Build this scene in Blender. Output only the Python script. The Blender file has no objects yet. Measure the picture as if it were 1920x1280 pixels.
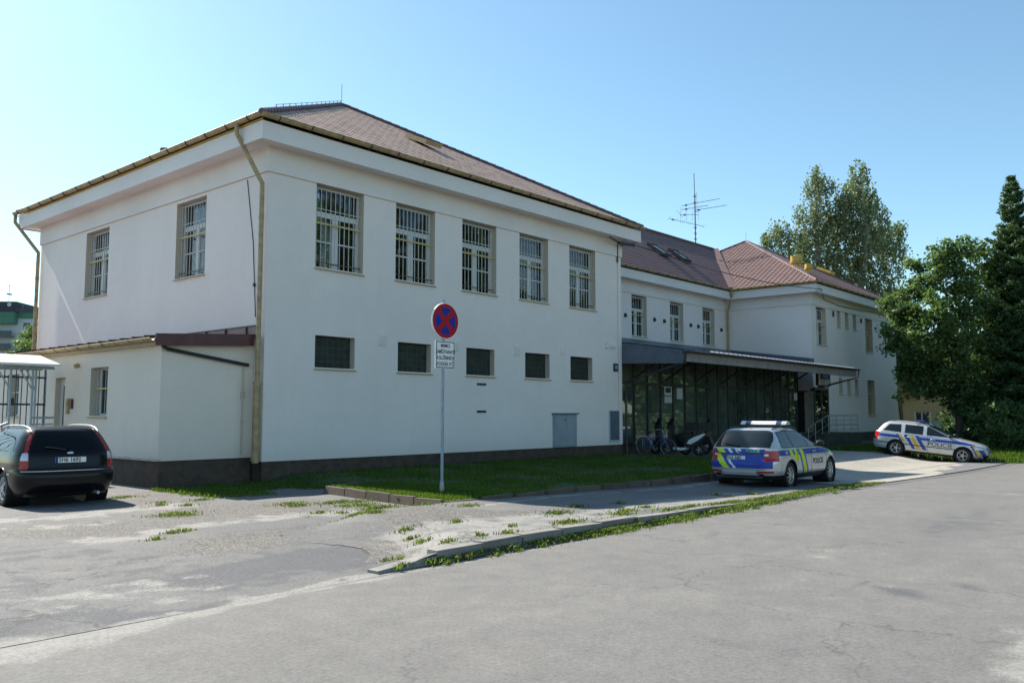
import bpy, math, random
import numpy as np
from mathutils import Vector, Matrix
random.seed(7); rng = np.random.default_rng(11)
S = bpy.context.scene; COL = S.collection
R_ = math.radians

# ------------------------------------------------------------------ materials
MATS = {}
def nt_new(name):
    m = bpy.data.materials.new(name); m.use_nodes = True
    nt = m.node_tree; nt.nodes.clear()
    out = nt.nodes.new('ShaderNodeOutputMaterial'); b = nt.nodes.new('ShaderNodeBsdfPrincipled')
    nt.links.new(b.outputs[0], out.inputs[0]); MATS[name] = m
    return m, nt, b, out
def N(nt, t, **kw):
    n = nt.nodes.new(t)
    for k, v in kw.items():
        if k in n.inputs.keys() if hasattr(n.inputs, 'keys') else False: n.inputs[k].default_value = v
        else: setattr(n, k, v)
    return n
def L(nt, a, b): nt.links.new(a, b)
def c4(c): return (c[0], c[1], c[2], 1)
def mix(nt, fac, a, b, mode='MIX'):
    n = nt.nodes.new('ShaderNodeMix'); n.data_type = 'RGBA'; n.blend_type = mode
    for sock, v in ((n.inputs[0], fac), (n.inputs[6], a), (n.inputs[7], b)):
        if hasattr(v, 'links'): L(nt, v, sock)
        elif isinstance(v, (int, float)): sock.default_value = v
        else: sock.default_value = c4(v)
    return n.outputs[2]
def math_(nt, op, a, b=0.0, c=None):
    n = nt.nodes.new('ShaderNodeMath'); n.operation = op
    for i, v in enumerate((a, b) if c is None else (a, b, c)):
        if hasattr(v, 'links'): L(nt, v, n.inputs[i])
        else: n.inputs[i].default_value = v
    return n.outputs[0]
def ramp(nt, fac, stops):
    n = nt.nodes.new('ShaderNodeValToRGB'); e = n.color_ramp.elements
    while len(e) < len(stops): e.new(0.5)
    for el, (p, c) in zip(e, stops):
        el.position = p; el.color = c4(c) if not isinstance(c, (int, float)) else (c, c, c, 1)
    L(nt, fac, n.inputs[0]); return n.outputs[0]
def coord(nt, scale=(1, 1, 1), kind='Object'):
    t = nt.nodes.new('ShaderNodeTexCoord'); mp = nt.nodes.new('ShaderNodeMapping')
    mp.inputs['Scale'].default_value = scale; L(nt, t.outputs[kind], mp.inputs[0]); return mp.outputs[0]
def noise(nt, vec, scale, detail=4, rough=0.6, out='Fac'):
    n = nt.nodes.new('ShaderNodeTexNoise'); n.inputs['Scale'].default_value = scale
    n.inputs['Detail'].default_value = detail; n.inputs['Roughness'].default_value = rough
    L(nt, vec, n.inputs['Vector']); return n.outputs[out]
def bump(nt, b, h, strength, dist=0.01):
    n = nt.nodes.new('ShaderNodeBump'); n.inputs['Strength'].default_value = strength; n.inputs['Distance'].default_value = dist
    L(nt, h, n.inputs['Height']); L(nt, n.outputs[0], b.inputs['Normal'])
def simple(name, col, rough=0.6, metal=0.0, var=0.15, vscale=3.0, bumps=0.0, bscale=60, coat=0.0, spec=0.5):
    m, nt, b, o = nt_new(name)
    v = coord(nt); f = noise(nt, v, vscale, 5, 0.65)
    lo = [c * (1 - var) for c in col]; hi = [min(1, c * (1 + var)) for c in col]
    L(nt, ramp(nt, f, [(0.3, lo), (0.7, hi)]), b.inputs['Base Color'])
    b.inputs['Roughness'].default_value = rough; b.inputs['Metallic'].default_value = metal
    b.inputs['Coat Weight'].default_value = coat; b.inputs['Coat Roughness'].default_value = 0.05
    b.inputs['Specular IOR Level'].default_value = spec
    if bumps: bump(nt, b, noise(nt, v, bscale, 3), bumps)
    return m

def m_plaster(name, col, dirt=0.12):
    m, nt, b, o = nt_new(name)
    v = coord(nt)
    big = noise(nt, v, 0.35, 4, 0.6); med = noise(nt, v, 2.2, 5, 0.7); fine = noise(nt, v, 70, 3, 0.7)
    vs = coord(nt, (3.0, 3.0, 0.18)); streak = noise(nt, vs, 1.2, 4, 0.65)
    a = mix(nt, ramp(nt, big, [(0.35, 0.0), (0.7, 1.0)]), [c * (1 - dirt * 0.6) for c in col], col)
    a = mix(nt, math_(nt, 'MULTIPLY', ramp(nt, streak, [(0.57, 0.0), (0.80, 1.0)]), 0.34), a, [col[0] * .84, col[1] * .83, col[2] * .79])
    a = mix(nt, math_(nt, 'MULTIPLY', ramp(nt, med, [(0.46, 0.0), (0.72, 1.0)]), 0.42), a, [col[0] * .88, col[1] * .87, col[2] * .85])
    # splash dirt: uneven brownish grime low on the wall (a stain, fixed to the plaster)
    sx = nt.nodes.new('ShaderNodeSeparateXYZ'); L(nt, v, sx.inputs[0])
    hz = math_(nt, 'ADD', sx.outputs[2], math_(nt, 'MULTIPLY', med, 0.8))
    g = nt.nodes.new('ShaderNodeMapRange'); g.inputs[1].default_value = 1.35; g.inputs[2].default_value = 0.75; L(nt, hz, g.inputs[0])
    a = mix(nt, math_(nt, 'MULTIPLY', g.outputs[0], 0.30), a, (col[0] * .6, col[1] * .55, col[2] * .48))
    L(nt, a, b.inputs['Base Color']); b.inputs['Roughness'].default_value = 0.88
    a2 = mix(nt, 0.22, a, ramp(nt, noise(nt, v, 22, 6, 0.8), [(0.36, 0.25), (0.64, 0.75)]), 'OVERLAY'); L(nt, a2, b.inputs['Base Color'])
    bump(nt, b, fine, 0.4, 0.008)
    return m
m_plaster('white_plaster', (0.87, 0.785, 0.735)); m_plaster('reveal_plaster', (0.58, 0.51, 0.41)); m_plaster('bounce_cream_plaster', (0.84, 0.735, 0.635))  # annexe plaster colour is warmed to carry the light bounced onto it
m_plaster('cornice_paint', (0.85, 0.80, 0.77), 0.2); m_plaster('yellow_plaster', (0.56, 0.40, 0.17))
m_plaster('grey_plaster', (0.40, 0.41, 0.40)); m_plaster('panel_white', (0.50, 0.56, 0.60))
simple('plinth_brown', (0.074, 0.049, 0.036), 0.8, var=0.35, vscale=4, bumps=0.3, bscale=40)
simple('plinth_ledge', (0.45, 0.42, 0.38), 0.8, var=0.25)
simple('concrete_base', (0.05, 0.055, 0.042), 0.9, var=0.4, vscale=2, bumps=0.4)
simple('ochre_metal', (0.37, 0.27, 0.135), 0.5, var=0.35, vscale=6, spec=0.5)
simple('ochre_bright', (0.62, 0.40, 0.06), 0.4, var=0.15, vscale=4)
simple('sill_metal', (0.40, 0.30, 0.16), 0.5, var=0.2, vscale=6)
simple('window_white', (0.70, 0.70, 0.67), 0.45, var=0.08, vscale=8)
simple('bar_paint', (0.50, 0.49, 0.46), 0.5, var=0.2, vscale=9)
simple('bar_yellow', (0.52, 0.40, 0.17), 0.5, var=0.2, vscale=9)
simple('curtain', (0.62, 0.62, 0.60), 0.9, var=0.15, vscale=6)
simple('dark_room', (0.02, 0.02, 0.022), 0.9, var=0.2)
simple('dark_metal', (0.03, 0.034, 0.036), 0.45, var=0.3, vscale=8)
simple('slate_metal', (0.10, 0.12, 0.16), 0.42, var=0.18, vscale=3, spec=0.6)
simple('soffit_board', (0.22, 0.205, 0.19), 0.7, var=0.25, vscale=3)
simple('canopy_sheet', (0.10, 0.115, 0.14), 0.4, metal=0.2, var=0.2, vscale=3)
simple('galv_steel', (0.34, 0.37, 0.40), 0.42, metal=0.75, var=0.2, vscale=10)
simple('post_steel', (0.26, 0.31, 0.38), 0.45, metal=0.3, var=0.18, vscale=10)
simple('porch_steel', (0.34, 0.40, 0.44), 0.45, metal=0.2, var=0.15, vscale=10)
simple('rust_red', (0.095, 0.030, 0.028), 0.5, var=0.3, vscale=4)
simple('roof_red_sheet', (0.16, 0.055, 0.06), 0.4, var=0.25, vscale=4)
simple('ridge_tile', (0.13, 0.075, 0.085), 0.6, var=0.3, vscale=5)
simple('polycarb', (0.80, 0.80, 0.76), 0.4, var=0.06)
simple('white_paint', (0.75, 0.75, 0.72), 0.5, var=0.08)
simple('grey_door', (0.30, 0.33, 0.37), 0.5, var=0.12, vscale=2)
simple('sign_white', (0.78, 0.78, 0.76), 0.4, var=0.04)
simple('sign_red', (0.40, 0.008, 0.016), 0.55, var=0.10, spec=0.2)
simple('sign_blue', (0.008, 0.030, 0.27), 0.55, var=0.10, spec=0.2)
simple('ink_black', (0.012, 0.012, 0.014), 0.5, var=0.1)
simple('enamel_blue', (0.035, 0.045, 0.11), 0.5)
simple('rubber', (0.014, 0.014, 0.015), 0.75, var=0.3, vscale=12, bumps=0.3)
simple('hub_silver', (0.42, 0.43, 0.44), 0.32, metal=0.55, var=0.1)
simple('chrome', (0.62, 0.63, 0.64), 0.15, metal=1.0, var=0.04)
simple('trim_black', (0.012, 0.012, 0.013), 0.42, var=0.2)
def m_paint(name, col, metal=0.0, rough=0.35, coat=1.0, flake=0.0):
    m, nt, b, o = nt_new(name); v = coord(nt); b.inputs['Specular IOR Level'].default_value = 0.25 if name == 'car_black' else 0.5
    d = noise(nt, v, 3.5, 4, 0.6)
    L(nt, ramp(nt, d, [(0.3, [c * 0.88 for c in col]), (0.75, [min(1, c * 1.06) for c in col])]), b.inputs['Base Color'])
    b.inputs['Metallic'].default_value = metal; b.inputs['Roughness'].default_value = rough
    L(nt, ramp(nt, noise(nt, v, 9, 4), [(0.3, rough * 0.8), (0.8, min(1, rough * 1.4))]), b.inputs['Roughness'])
    b.inputs['Coat Weight'].default_value = coat; b.inputs['Coat Roughness'].default_value = 0.05
m_paint('car_silver', (0.56, 0.57, 0.585), 0.45, 0.36, 0.7); m_paint('car_black', (0.005, 0.005, 0.006), 0.0, 0.22, 0.12)
m_paint('livery_blue', (0.008, 0.045, 0.33), 0, 0.45, 0.15); m_paint('livery_yellow', (0.60, 0.72, 0.01), 0, 0.45, 0.1)
m_paint('livery_green', (0.22, 0.62, 0.03), 0, 0.45, 0.1); m_paint('livery_gold', (0.60, 0.42, 0.05), 0, 0.35, 0.4); m_paint('livery_white', (0.72, 0.74, 0.76), 0, 0.35, 0.6)
m_paint('lamp_red', (0.40, 0.006, 0.008), 0, 0.3, 0.25); m_paint('lamp_clear', (0.62, 0.63, 0.64), 0.3, 0.12, 1.0)
m_paint('lamp_blue', (0.01, 0.04, 0.34), 0, 0.15, 1.0); m_paint('scooter_red', (0.16, 0.01, 0.012), 0, 0.3, 1.0)
m_paint('bike_blue', (0.03, 0.09, 0.30), 0.2, 0.35, 0.8)

def m_glass_dark(name, col, ior=1.6, rough=0.02):
    m, nt, b, o = nt_new(name); v = coord(nt)
    L(nt, ramp(nt, noise(nt, v, 0.9, 3), [(0.3, [c * 0.6 for c in col]), (0.7, [c * 1.4 for c in col])]), b.inputs['Base Color'])
    b.inputs['Roughness'].default_value = rough; b.inputs['IOR'].default_value = ior
    b.inputs['Specular IOR Level'].default_value = 0.5
    return m
m_glass_dark('car_glass', (0.012, 0.018, 0.021), 1.5); m_glass_dark('store_glass', (0.075, 0.098, 0.082), 1.95); m_glass_dark('tinted_glass', (0.003, 0.004, 0.005), 1.3)
m_glass_dark('far_glass', (0.03, 0.045, 0.06), 1.5); m_glass_dark('sky_glass', (0.05, 0.06, 0.07), 1.9)
def m_window_glass():
    m, nt, b, o = nt_new('window_glass'); nt.nodes.remove(b)
    tr = nt.nodes.new('ShaderNodeBsdfTransparent'); tr.inputs[0].default_value = (0.85, 0.88, 0.9, 1)
    gl = nt.nodes.new('ShaderNodeBsdfGlossy'); gl.inputs['Roughness'].default_value = 0.02
    fr = nt.nodes.new('ShaderNodeFresnel'); fr.inputs[0].default_value = 1.6
    n = noise(nt, coord(nt), 2.0, 2); gl.inputs[0].default_value = (0.95, 0.97, 1, 1)
    f = math_(nt, 'ADD', fr.outputs[0], math_(nt, 'MULTIPLY', n, 0.05))
    mx = nt.nodes.new('ShaderNodeMixShader'); L(nt, f, mx.inputs[0]); L(nt, tr.outputs[0], mx.inputs[1]); L(nt, gl.outputs[0], mx.inputs[2])
    L(nt, mx.outputs[0], o.inputs[0])
m_window_glass()
def m_glass_block():
    m, nt, b, o = nt_new('glass_block')
    v = coord(nt, (1, 1, 1)); sx = nt.nodes.new('ShaderNodeSeparateXYZ'); L(nt, v, sx.inputs[0])
    cx_ = nt.nodes.new('ShaderNodeCombineXYZ'); L(nt, sx.outputs[0], cx_.inputs[0]); L(nt, sx.outputs[2], cx_.inputs[1])
    br = nt.nodes.new('ShaderNodeTexBrick'); br.offset = 0.0; L(nt, cx_.outputs[0], br.inputs['Vector'])
    br.inputs['Scale'].default_value = 1.0; br.inputs['Brick Width'].default_value = 0.19; br.inputs['Row Height'].default_value = 0.19
    br.inputs['Mortar Size'].default_value = 0.012; br.inputs['Color1'].default_value = (0.012, 0.020, 0.020, 1)
    br.inputs['Color2'].default_value = (0.026, 0.040, 0.036, 1); br.inputs['Mortar'].default_value = (0.045, 0.05, 0.045, 1)
    L(nt, br.outputs[0], b.inputs['Base Color']); b.inputs['Roughness'].default_value = 0.22; b.inputs['Specular IOR Level'].default_value = 0.18
    w = nt.nodes.new('ShaderNodeTexWave'); w.inputs['Scale'].default_value = 12; w.inputs['Distortion'].default_value = 1.5; L(nt, v, w.inputs[0])
    bump(nt, b, w.outputs[1], 0.4, 0.01)
m_glass_block()
def m_roof(name, c1, c2, dark, flecks=0.5):
    m, nt, b, o = nt_new(name)
    t = nt.nodes.new('ShaderNodeTexCoord'); uv = t.outputs['UV']
    sx = nt.nodes.new('ShaderNodeSeparateXYZ'); L(nt, uv, sx.inputs[0])
    # one random value per tile (0.30 x 0.36 m), rows half offset
    row = math_(nt, 'FLOOR', math_(nt, 'DIVIDE', sx.outputs[1], 0.36)); off = math_(nt, 'MULTIPLY', math_(nt, 'MODULO', row, 2.0), 0.5)
    colm = math_(nt, 'FLOOR', math_(nt, 'ADD', math_(nt, 'DIVIDE', sx.outputs[0], 0.30), off))
    cb = nt.nodes.new('ShaderNodeCombineXYZ'); L(nt, colm, cb.inputs[0]); L(nt, row, cb.inputs[1])
    wn = nt.nodes.new('ShaderNodeTexWhiteNoise'); wn.noise_dimensions = '2D'; L(nt, cb.outputs[0], wn.inputs[0])
    n1 = noise(nt, coord(nt), 0.6, 4); n2 = noise(nt, coord(nt), 9, 4)
    a = mix(nt, n1, c1, c2); a = mix(nt, math_(nt, 'MULTIPLY', wn.outputs[0], 0.5), a, [x * 0.60 for x in c1])
    a = mix(nt, math_(nt, 'MULTIPLY', ramp(nt, noise(nt, coord(nt), 1.7, 6, 0.75), [(0.5, 0.0), (0.68, 1.0)]), 0.4), a, [c2[0] * .72, c2[1] * .80, c2[2] * .76])
    # rust / lichen patches clustered on some tile edges
    fv = math_(nt, 'FRACT', math_(nt, 'DIVIDE', sx.outputs[1], 0.36))
    edge = nt.nodes.new('ShaderNodeMapRange'); edge.inputs[1].default_value = 0.30; edge.inputs[2].default_value = 0.05; L(nt, fv, edge.inputs[0])
    sel = ramp(nt, math_(nt, 'ADD', wn.outputs[0], math_(nt, 'MULTIPLY', n1, 0.5)), [(0.80, 0.0), (0.92, 1.0)])
    a = mix(nt, math_(nt, 'MULTIPLY', math_(nt, 'MULTIPLY', edge.outputs[0], sel), flecks), a, dark)
    a = mix(nt, math_(nt, 'MULTIPLY', n2, 0.25), a, [x * 0.7 for x in c2])
    L(nt, a, b.inputs['Base Color']); b.inputs['Roughness'].default_value = 0.6
    bump(nt, b, n2, 0.15)
m_roof('roof_main', (0.39, 0.262, 0.20), (0.43, 0.30, 0.238), (0.10, 0.07, 0.05), 0.9)
m_roof('roof_link', (0.165, 0.078, 0.066), (0.19, 0.098, 0.082), (0.10, 0.06, 0.05), 0.2)
m_roof('roof_wing', (0.165, 0.095, 0.085), (0.19, 0.112, 0.10), (0.10, 0.06, 0.06), 0.25)

def m_asphalt(name, attr=True, road=False):
    m, nt, b, o = nt_new(name)
    v = coord(nt)
    fine = noise(nt, v, 190, 2, 0.8); spk = noise(nt, v, 55, 3, 0.75); big = noise(nt, v, 0.33, 5, 0.62); med = noise(nt, v, 1.6, 5, 0.7)
    pr = nt.nodes.new('ShaderNodeTexVoronoi'); pr.inputs['Scale'].default_value = 34; L(nt, v, pr.inputs['Vector'])
    base = mix(nt, ramp(nt, big, [(0.32, 0.0), (0.68, 1.0)]), (0.150, 0.143, 0.133), (0.190, 0.180, 0.166)) if road else \
           mix(nt, ramp(nt, big, [(0.32, 0.0), (0.68, 1.0)]), (0.105, 0.104, 0.103), (0.165, 0.158, 0.150))
    base = mix(nt, ramp(nt, med, [(0.35, 0.5), (0.8, 0.0)]), base, (0.112, 0.111, 0.112))
    if attr:
        at = nt.nodes.new('ShaderNodeAttribute'); at.attribute_name = 'wear'
        sp = nt.nodes.new('ShaderNodeSeparateColor'); L(nt, at.outputs['Color'], sp.inputs[0])
        def edgy(s, k=1.1):   # ragged edge from noise
            x = math_(nt, 'ADD', s, math_(nt, 'MULTIPLY', math_(nt, 'SUBTRACT', med, 0.5), k))
            x = math_(nt, 'ADD', x, math_(nt, 'MULTIPLY', math_(nt, 'SUBTRACT', spk, 0.5), 1.0))
            r = nt.nodes.new('ShaderNodeMapRange'); r.inputs[1].default_value = 0.30; r.inputs[2].default_value = 0.62; L(nt, x, r.inputs[0]); return r.outputs[0]
        base = mix(nt, math_(nt, 'MULTIPLY', edgy(sp.outputs[2]), 0.85), base, (0.072, 0.073, 0.081))   # dark fresh/oily asphalt
        grav = ramp(nt, pr.outputs['Distance'], [(0.05, (0.25, 0.23, 0.21)), (0.35, (0.165, 0.152, 0.14)), (0.6, (0.08, 0.074, 0.068))])
        pc = mix(nt, 0.5, grav, ramp(nt, pr.outputs['Color'], [(0.1, 0.2), (0.9, 0.8)]), 'OVERLAY')
        base = mix(nt, edgy(sp.outputs[1]), base, pc)                                                  # loose gravel
        base = mix(nt, math_(nt, 'MULTIPLY', edgy(sp.outputs[0]), 0.8), base, (0.262, 0.252, 0.232))       # pale worn concrete
    grain = noise(nt, v, 26, 7, 0.86); blot = noise(nt, v, 3.2, 6, 0.7)
    base = mix(nt, 0.5 if road else 0.85, base, ramp(nt, grain, [(0.36, 0.2), (0.64, 0.76)]), 'OVERLAY')
    base = mix(nt, 0.25, base, ramp(nt, blot, [(0.35, 0.35), (0.65, 0.62)]), 'OVERLAY')
    base = mix(nt, 0.4, base, ramp(nt, fine, [(0.3, 0.25), (0.7, 0.75)]), 'OVERLAY')
    base = mix(nt, math_(nt, 'MULTIPLY', ramp(nt, spk, [(0.62, 0.0), (0.75, 1.0)]), 0.5), base, (0.24, 0.232, 0.218))
    base = mix(nt, math_(nt, 'MULTIPLY', ramp(nt, spk, [(0.28, 1.0), (0.36, 0.0)]), 0.6), base, (0.06, 0.06, 0.062))
    # cracks
    wv = nt.nodes.new('ShaderNodeVectorMath'); wv.operation = 'ADD'; L(nt, v, wv.inputs[0])
    sc = nt.nodes.new('ShaderNodeVectorMath'); sc.operation = 'SCALE'; sc.inputs['Scale'].default_value = 0.9
    L(nt, noise(nt, v, 1.1, 4, 0.7, 'Color'), sc.inputs[0]); L(nt, sc.outputs[0], wv.inputs[1])
    vo = nt.nodes.new('ShaderNodeTexVoronoi'); vo.feature = 'DISTANCE_TO_EDGE'; vo.inputs['Scale'].default_value = 0.32 if road else 0.55
    L(nt, wv.outputs[0], vo.inputs['Vector'])
    cr = ramp(nt, vo.outputs['Distance'], [(0.0, 1.0), (0.007 if road else 0.014, 0.0)])
    gate = ramp(nt, noise(nt, v, 0.45, 3), [(0.46, 0.0), (0.56, 1.0)])
    base = mix(nt, math_(nt, 'MULTIPLY', math_(nt, 'MULTIPLY', cr, gate), 0.6 if road else 0.85), base, (0.045, 0.043, 0.04))
    L(nt, base, b.inputs['Base Color']); b.inputs['Roughness'].default_value = 0.86
    h = math_(nt, 'ADD', math_(nt, 'MULTIPLY', fine, 0.6), spk)
    bump(nt, b, h, 0.55, 0.008)
m_asphalt('lot_asphalt'); m_asphalt('road_asphalt', True, True)
def m_conc(name, c1, c2):
    m, nt, b, o = nt_new(name); v = coord(nt)
    big = noise(nt, v, 0.8, 5, 0.7); fine = noise(nt, v, 120, 2, 0.8); spk = noise(nt, v, 40, 3, 0.75); st = noise(nt, v, 3.0, 5, 0.75)
    a = mix(nt, ramp(nt, big, [(0.3, 0.0), (0.7, 1.0)]), c1, c2)
    a = mix(nt, ramp(nt, st, [(0.5, 0.0), (0.72, 0.6)]), a, [x * 0.62 for x in c1])
    a = mix(nt, 0.5, a, ramp(nt, fine, [(0.3, 0.25), (0.7, 0.75)]), 'OVERLAY')
    a = mix(nt, math_(nt, 'MULTIPLY', ramp(nt, spk, [(0.27, 1.0), (0.36, 0.0)]), 0.5), a, [x * 0.35 for x in c1])
    L(nt, a, b.inputs['Base Color']); b.inputs['Roughness'].default_value = 0.9; bump(nt, b, math_(nt, 'ADD', fine, spk), 0.5, 0.008)
m_conc('pavement_concrete', (0.27, 0.258, 0.235), (0.36, 0.345, 0.315)); m_conc('kerb_concrete', (0.18, 0.171, 0.157), (0.28, 0.27, 0.247))
m_conc('ramp_concrete', (0.29, 0.268, 0.232), (0.37, 0.343, 0.30)); m_conc('edging_concrete', (0.085, 0.062, 0.048), (0.16, 0.125, 0.095))
m_conc('patch_dark', (0.125, 0.125, 0.13), (0.17, 0.17, 0.17)); m_conc('soil', (0.10, 0.085, 0.055), (0.16, 0.13, 0.09))
m_conc('paint_line', (0.42, 0.42, 0.40), (0.60, 0.60, 0.58))
def m_leaf(name, c1, c2, trans=0.3, vs=0.5):
    m, nt, b, o = nt_new(name); nt.nodes.remove(b); v = coord(nt)
    a = mix(nt, ramp(nt, noise(nt, v, vs, 3), [(0.3, 0.0), (0.7, 1.0)]), c1, c2)
    at = nt.nodes.new('ShaderNodeAttribute'); at.attribute_name = 'tint'
    hsv = nt.nodes.new('ShaderNodeHueSaturation'); L(nt, a, hsv.inputs['Color']); L(nt, math_(nt, 'ADD', math_(nt, 'MULTIPLY', at.outputs['Fac'], 0.8), 0.6), hsv.inputs['Value'])
    L(nt, math_(nt, 'ADD', math_(nt, 'MULTIPLY', at.outputs['Fac'], 0.04), 0.48), hsv.inputs['Hue'])
    d = nt.nodes.new('ShaderNodeBsdfPrincipled'); d.inputs['Roughness'].default_value = 0.5; d.inputs['Specular IOR Level'].default_value = 0.35
    L(nt, hsv.outputs[0], d.inputs['Base Color'])
    t = nt.nodes.new('ShaderNodeBsdfTranslucent'); L(nt, mix(nt, 0.5, hsv.outputs[0], (0.16, 0.26, 0.02)), t.inputs[0])
    mx = nt.nodes.new('ShaderNodeMixShader'); mx.inputs[0].default_value = trans
    L(nt, d.outputs[0], mx.inputs[1]); L(nt, t.outputs[0], mx.inputs[2]); L(nt, mx.outputs[0], o.inputs[0])
m_leaf('birch_leaf', (0.16, 0.19, 0.10), (0.22, 0.255, 0.145), 0.42); m_leaf('maple_leaf', (0.072, 0.130, 0.046), (0.145, 0.225, 0.085), 0.45)
m_leaf('spruce_needle', (0.038, 0.085, 0.036), (0.080, 0.145, 0.055), 0.22); m_leaf('pale_leaf', (0.10, 0.16, 0.05), (0.15, 0.21, 0.08), 0.4)
m_leaf('grass_blade', (0.030, 0.078, 0.008), (0.090, 0.150, 0.016), 0.5, 1.1); m_leaf('weed_leaf', (0.085, 0.145, 0.018), (0.18, 0.22, 0.042), 0.5, 3)
m_leaf('dry_weed', (0.15, 0.12, 0.05), (0.13, 0.13, 0.04), 0.3, 3)
simple('birch_bark', (0.42, 0.40, 0.37), 0.8, var=0.5, vscale=3); simple('dark_bark', (0.07, 0.055, 0.042), 0.9, var=0.4, vscale=6, bumps=0.5)
m_conc('lawn_soil', (0.022, 0.048, 0.010), (0.040, 0.075, 0.016))
M = MATS

# ------------------------------------------------------------------ mesh helpers
def basis(d):
    d = Vector(d).normalized(); up = Vector((0, 0, 1)) if abs(d.z) < 0.95 else Vector((1, 0, 0))
    a = d.cross(up).normalized(); return a, a.cross(d).normalized()
OFF = {}
class MB:
    def __init__(s): s.v = []; s.f = []; s.m = []; s.uv = {}
    def add(s, vs, fs, mi=0):
        o = len(s.v); s.v += [tuple(p) for p in vs]
        for f in fs: s.f.append(tuple(i + o for i in f)); s.m.append(mi)
        return s
    def quad(s, a, b, c, d, mi=0): return s.add([a, b, c, d], [(0, 1, 2, 3)], mi)
    def box(s, x0, x1, y0, y1, z0, z1, mi=0):
        v = [(x, y, z) for z in (z0, z1) for y in (y0, y1) for x in (x0, x1)]
        return s.add(v, [(0, 2, 3, 1), (4, 5, 7, 6), (0, 1, 5, 4), (2, 6, 7, 3), (0, 4, 6, 2), (1, 3, 7, 5)], mi)
    def bar(s, p, q, w, h=None, mi=0):
        h = h or w; p = Vector(p); q = Vector(q); a, b = basis(q - p); v = []
        for c in (p, q):
            for i, j in ((-1, -1), (1, -1), (1, 1), (-1, 1)): v.append(c + a * (i * w / 2) + b * (j * h / 2))
        return s.add(v, [(3, 2, 1, 0), (4, 5, 6, 7), (0, 1, 5, 4), (1, 2, 6, 5), (2, 3, 7, 6), (3, 0, 4, 7)], mi)
    def tube(s, pts, r, n=8, mi=0, cap=True):
        pts = [Vector(p) for p in pts]; rs = r if isinstance(r, (list, tuple)) else [r] * len(pts)
        v = []; fs = []; a0 = None
        for i, p in enumerate(pts):
            d = (pts[min(i + 1, len(pts) - 1)] - pts[max(i - 1, 0)])
            if d.length < 1e-9: d = Vector((0, 0, 1))
            d.normalize()
            if a0 is None: a, b = basis(d)
            else:
                a = (a0 - d * a0.dot(d));
                a = a.normalized() if a.length > 1e-6 else basis(d)[0]; b = a.cross(d).normalized()
            a0 = a
            for k in range(n):
                t = 2 * math.pi * k / n; v.append(p + a * (math.cos(t) * rs[i]) + b * (math.sin(t) * rs[i]))
        for i in range(len(pts) - 1):
            for k in range(n):
                k2 = (k + 1) % n; fs.append((i * n + k, i * n + k2, (i + 1) * n + k2, (i + 1) * n + k))
        if cap: fs.append(tuple(range(n))[::-1]); fs.append(tuple((len(pts) - 1) * n + k for k in range(n)))
        return s.add(v, fs, mi)
    def lathe(s, prof, c=(0, 0, 0), axis='z', n=16, mi=0, a0=0, a1=2 * math.pi):
        v = []; fs = []; full = abs(a1 - a0 - 2 * math.pi) < 1e-6; nn = n if full else n + 1
        for r, h in prof:
            for k in range(nn):
                t = a0 + (a1 - a0) * k / n; x, y = r * math.cos(t), r * math.sin(t)
                p = {'z': (x, y, h), 'y': (x, h, y), 'x': (h, x, y)}[axis]; v.append((p[0] + c[0], p[1] + c[1], p[2] + c[2]))
        for i in range(len(prof) - 1):
            for k in range(n):
                k2 = (k + 1) % nn; fs.append((i * nn + k, i * nn + k2, (i + 1) * nn + k2, (i + 1) * nn + k))
        return s.add(v, fs, mi)
    def prism(s, pts, fn, mi=0):   # pts 2-D; fn(u,v,w) -> point, w in 0/1
        n = len(pts); v = [fn(u, w_, 0) for u, w_ in pts] + [fn(u, w_, 1) for u, w_ in pts]
        fs = [tuple(range(n)), tuple(range(n, 2 * n))[::-1]] + [(i, i + n, (i + 1) % n + n, (i + 1) % n) for i in range(n)]
        return s.add(v, fs, mi)
    def build(s, name, mats, parent=None, smooth=None, warp=False, fixn=True):
        if isinstance(mats, str): mats = [mats]
        off = Vector((0, 0, 0))
        if parent is not None: off = OFF.get(parent.name, (0, 0, 0))
        vs = s.v
        if warp: vs = [(x, y, wz(x, z)) for x, y, z in vs]
        if parent is not None and any(off): vs = [(x - off[0], y - off[1], z - off[2]) for x, y, z in vs]
        me = bpy.data.meshes.new(name); me.from_pydata(vs, [], s.f); me.validate()
        for m in mats: me.materials.append(M[m])
        if len(mats) > 1 and len(me.polygons) == len(s.m): me.polygons.foreach_set('material_index', s.m)
        if fixn:
            import bmesh
            bm = bmesh.new(); bm.from_mesh(me); bmesh.ops.recalc_face_normals(bm, faces=bm.faces); bm.to_mesh(me); bm.free()
        if smooth is not None:
            me.polygons.foreach_set('use_smooth', [True] * len(me.polygons)); me.set_sharp_from_angle(angle=R_(smooth))
        o = bpy.data.objects.new(name, me); COL.objects.link(o)
        if parent is not None: o.parent = parent
        return o
def wz(x, z): return z * (1 + 0.0007 * max(-5, (x - 12.08)))      # the long facade climbs a hair with the street
def tag(o, label=None, cat=None, group=None, kind=None):
    if label: o['label'] = label
    if cat: o['category'] = cat
    if group: o['group'] = group
    if kind: o['kind'] = kind
    return o
def thing(name, loc, label, cat, group=None, rz=0.0, rot=None):
    o = bpy.data.objects.new(name, None); COL.objects.link(o); o.location = loc
    o.rotation_euler = rot if rot else (0, 0, rz); o.empty_display_size = 0.3
    return tag(o, label, cat, group)
def copy_tree(o, parent=None):
    c = o.copy(); COL.objects.link(c)
    if parent is not None: c.parent = parent
    for ch in list(o.children): copy_tree(ch, c)
    return c
def move_part(o, loc, rz=0.0): o.location = loc; o.rotation_euler = (0, 0, rz); return o
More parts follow.
